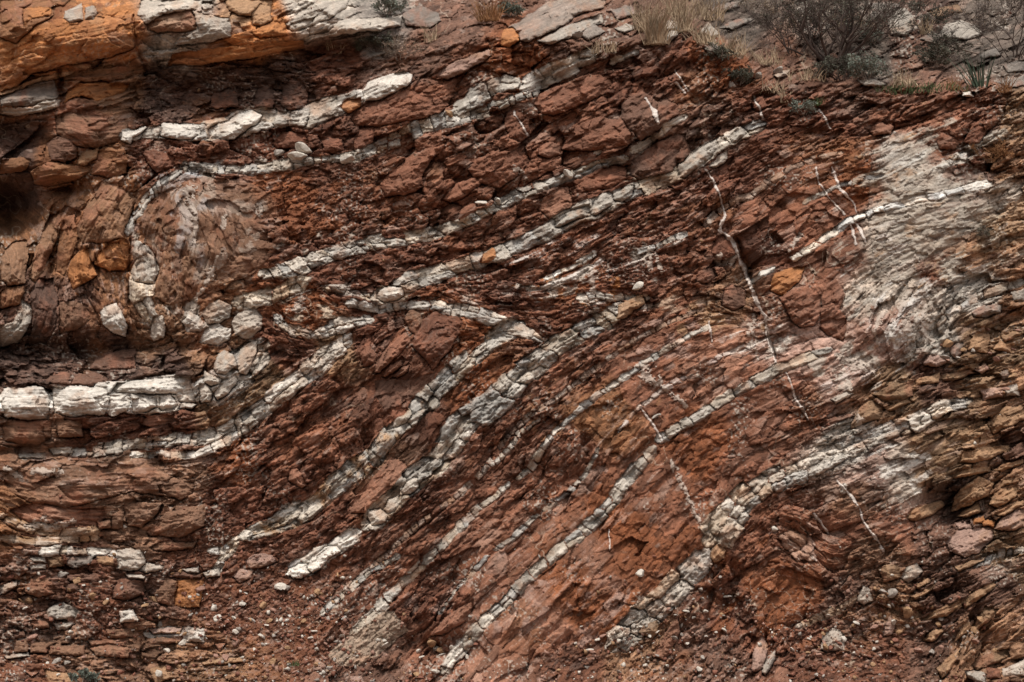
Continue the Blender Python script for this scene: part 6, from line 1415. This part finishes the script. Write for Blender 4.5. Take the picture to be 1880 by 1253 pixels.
grass(1842,172,40,40,16,M_DRYR,'grass_tuft','rusty stalks right of the sword leaved plant')
grass(1750,168,30,40,18,M_DRYR,'grass_tuft','rusty stalks at the left foot of the sword leaved plant')
grass(790,80,40,30,14,M_DRY,'grass_tuft','few pale stalks on the slope left of the orange nodule')
grass(615,100,34,34,14,M_DRY,'grass_tuft','small dry tuft in front of the long jutting slab')
grass(1690,172,20,240,90,M_GREEN,'grass_tuft','long patch of short green grass along the ledge at upper right',w=.0034,group='green grass patches',seeds=False)
grass(1500,196,20,60,14,M_GREEN,'grass_tuft','small green tuft beside the silvery herb',group='green grass patches',seeds=False)
grass(655,1085+70,4,6,10,M_GREEN,'grass_tuft','tiny green sprout on the scree',group='green grass patches',seeds=False) if False else None
grass(542,1222,9,24,9,M_GREEN,'grass_tuft','tiny dark green sprout on the scree near the bottom',group='green grass patches',seeds=False)
# sword leaved plant
p0 = base_pt(1795, 162); t = thing('sword_plant', 'dark green plant with stiff sword shaped leaves on the ledge at upper right', 'plant', p0)
for k in range(34):
    mb = MB(); a = rr.uniform(-1, 1) if k > 3 else (-.1, .05, .15, -.25)[k]
    L = PXM * rr.uniform(40, 86)
    mb.blade(arc(p0 + np.array([a * .10, rr.uniform(-.08, .02), 0]), (a * .5 - .2, rr.uniform(-.35, .1), 1), L, rr.uniform(.0, .7), 7, rr, .02), .007 * rr.uniform(.6, 1.1), .4)
    mb.build('leaf', M_SWORD, t)
shrub(1620,70,90,120,'dead_shrub','fine bare brush in front of the grey boulder at the top edge',M_BARK,M_DLEAF,n=8,depth=4,leaves=1,lsize=.010,r0=.006,group='large shrubs')
shrub(1545,150,50,120,'dead_shrub','dark low brush in the shade at the foot of the largest shrub',M_BARK,M_DLEAF,n=14,depth=4,leaves=3,lsize=.012,r0=.005,group='large shrubs')
shrub(1730,110,60,110,'dead_shrub','dark twiggy brush around the left of the sword leaved plant',M_BARK,M_DLEAF,n=10,depth=4,leaves=2,lsize=.012,r0=.005,group='large shrubs')
shrub(1800,60,70,120,'dead_shrub','thin bare brush over the wide pale grey boulder',M_BARK,M_DRY,n=6,depth=4,leaves=1,lsize=.009,r0=.004,group='large shrubs')
shrub(1490,78,90,130,'dead_shrub','bare twiggy growth in front of the grey rocks between the two largest shrubs',M_BARK,M_DRY,n=8,depth=4,leaves=2,lsize=.010,r0=.005,group='large shrubs')
shrub(1690,60,60,90,'dead_shrub','low dark brush at the top edge right of the squat grey boulder',M_BARK,M_DLEAF,n=9,depth=4,leaves=3,lsize=.012,r0=.004,group='large shrubs')
shrub(1560,60,90,120,'dead_shrub','fine dark brush at the top edge above the thick shrub trunk',M_BARK,M_DLEAF,n=10,depth=4,leaves=3,lsize=.011,r0=.005,group='large shrubs')
shrub(1320,110,30,60,'herb','dull olive herb on the crest below the dry grass',M_TWIG,M_DLEAF,n=12,depth=3,leaves=4,lsize=.013,r0=.003,group='grey green herbs')
grass(1560,60,60,60,60,M_DRY,'grass_tuft','sparse straw among the brush at the top right')
grass(1480,150,36,50,40,M_DRY,'grass_tuft','sparse straw on the slope left of the shrub trunk')
grass(1300,40,70,110,40,M_DRY,'grass_tuft','dry grass at the top edge between the tall tuft and the wispy shrub')
grass(1240,30,60,80,30,M_DRY,'grass_tuft','dry grass behind the pale stones at the top edge')
# grey stick lying by the plant
mb = MB(); b0 = base_pt(1695, 78); b1 = base_pt(1790, 104); mid = (b0 + b1) / 2 + np.array([0, -.03, .02])
mb.tube([b0 + np.array([0, -.05, 0]), mid, b1 + np.array([0, -.08, 0])], .012, .008, 6)
tag(mb.build('stick', M_TWIG), 'bleached stick lying across the slope behind the sword leaved plant', 'stick')
print('done', time.time() - T0, len(bpy.data.objects))
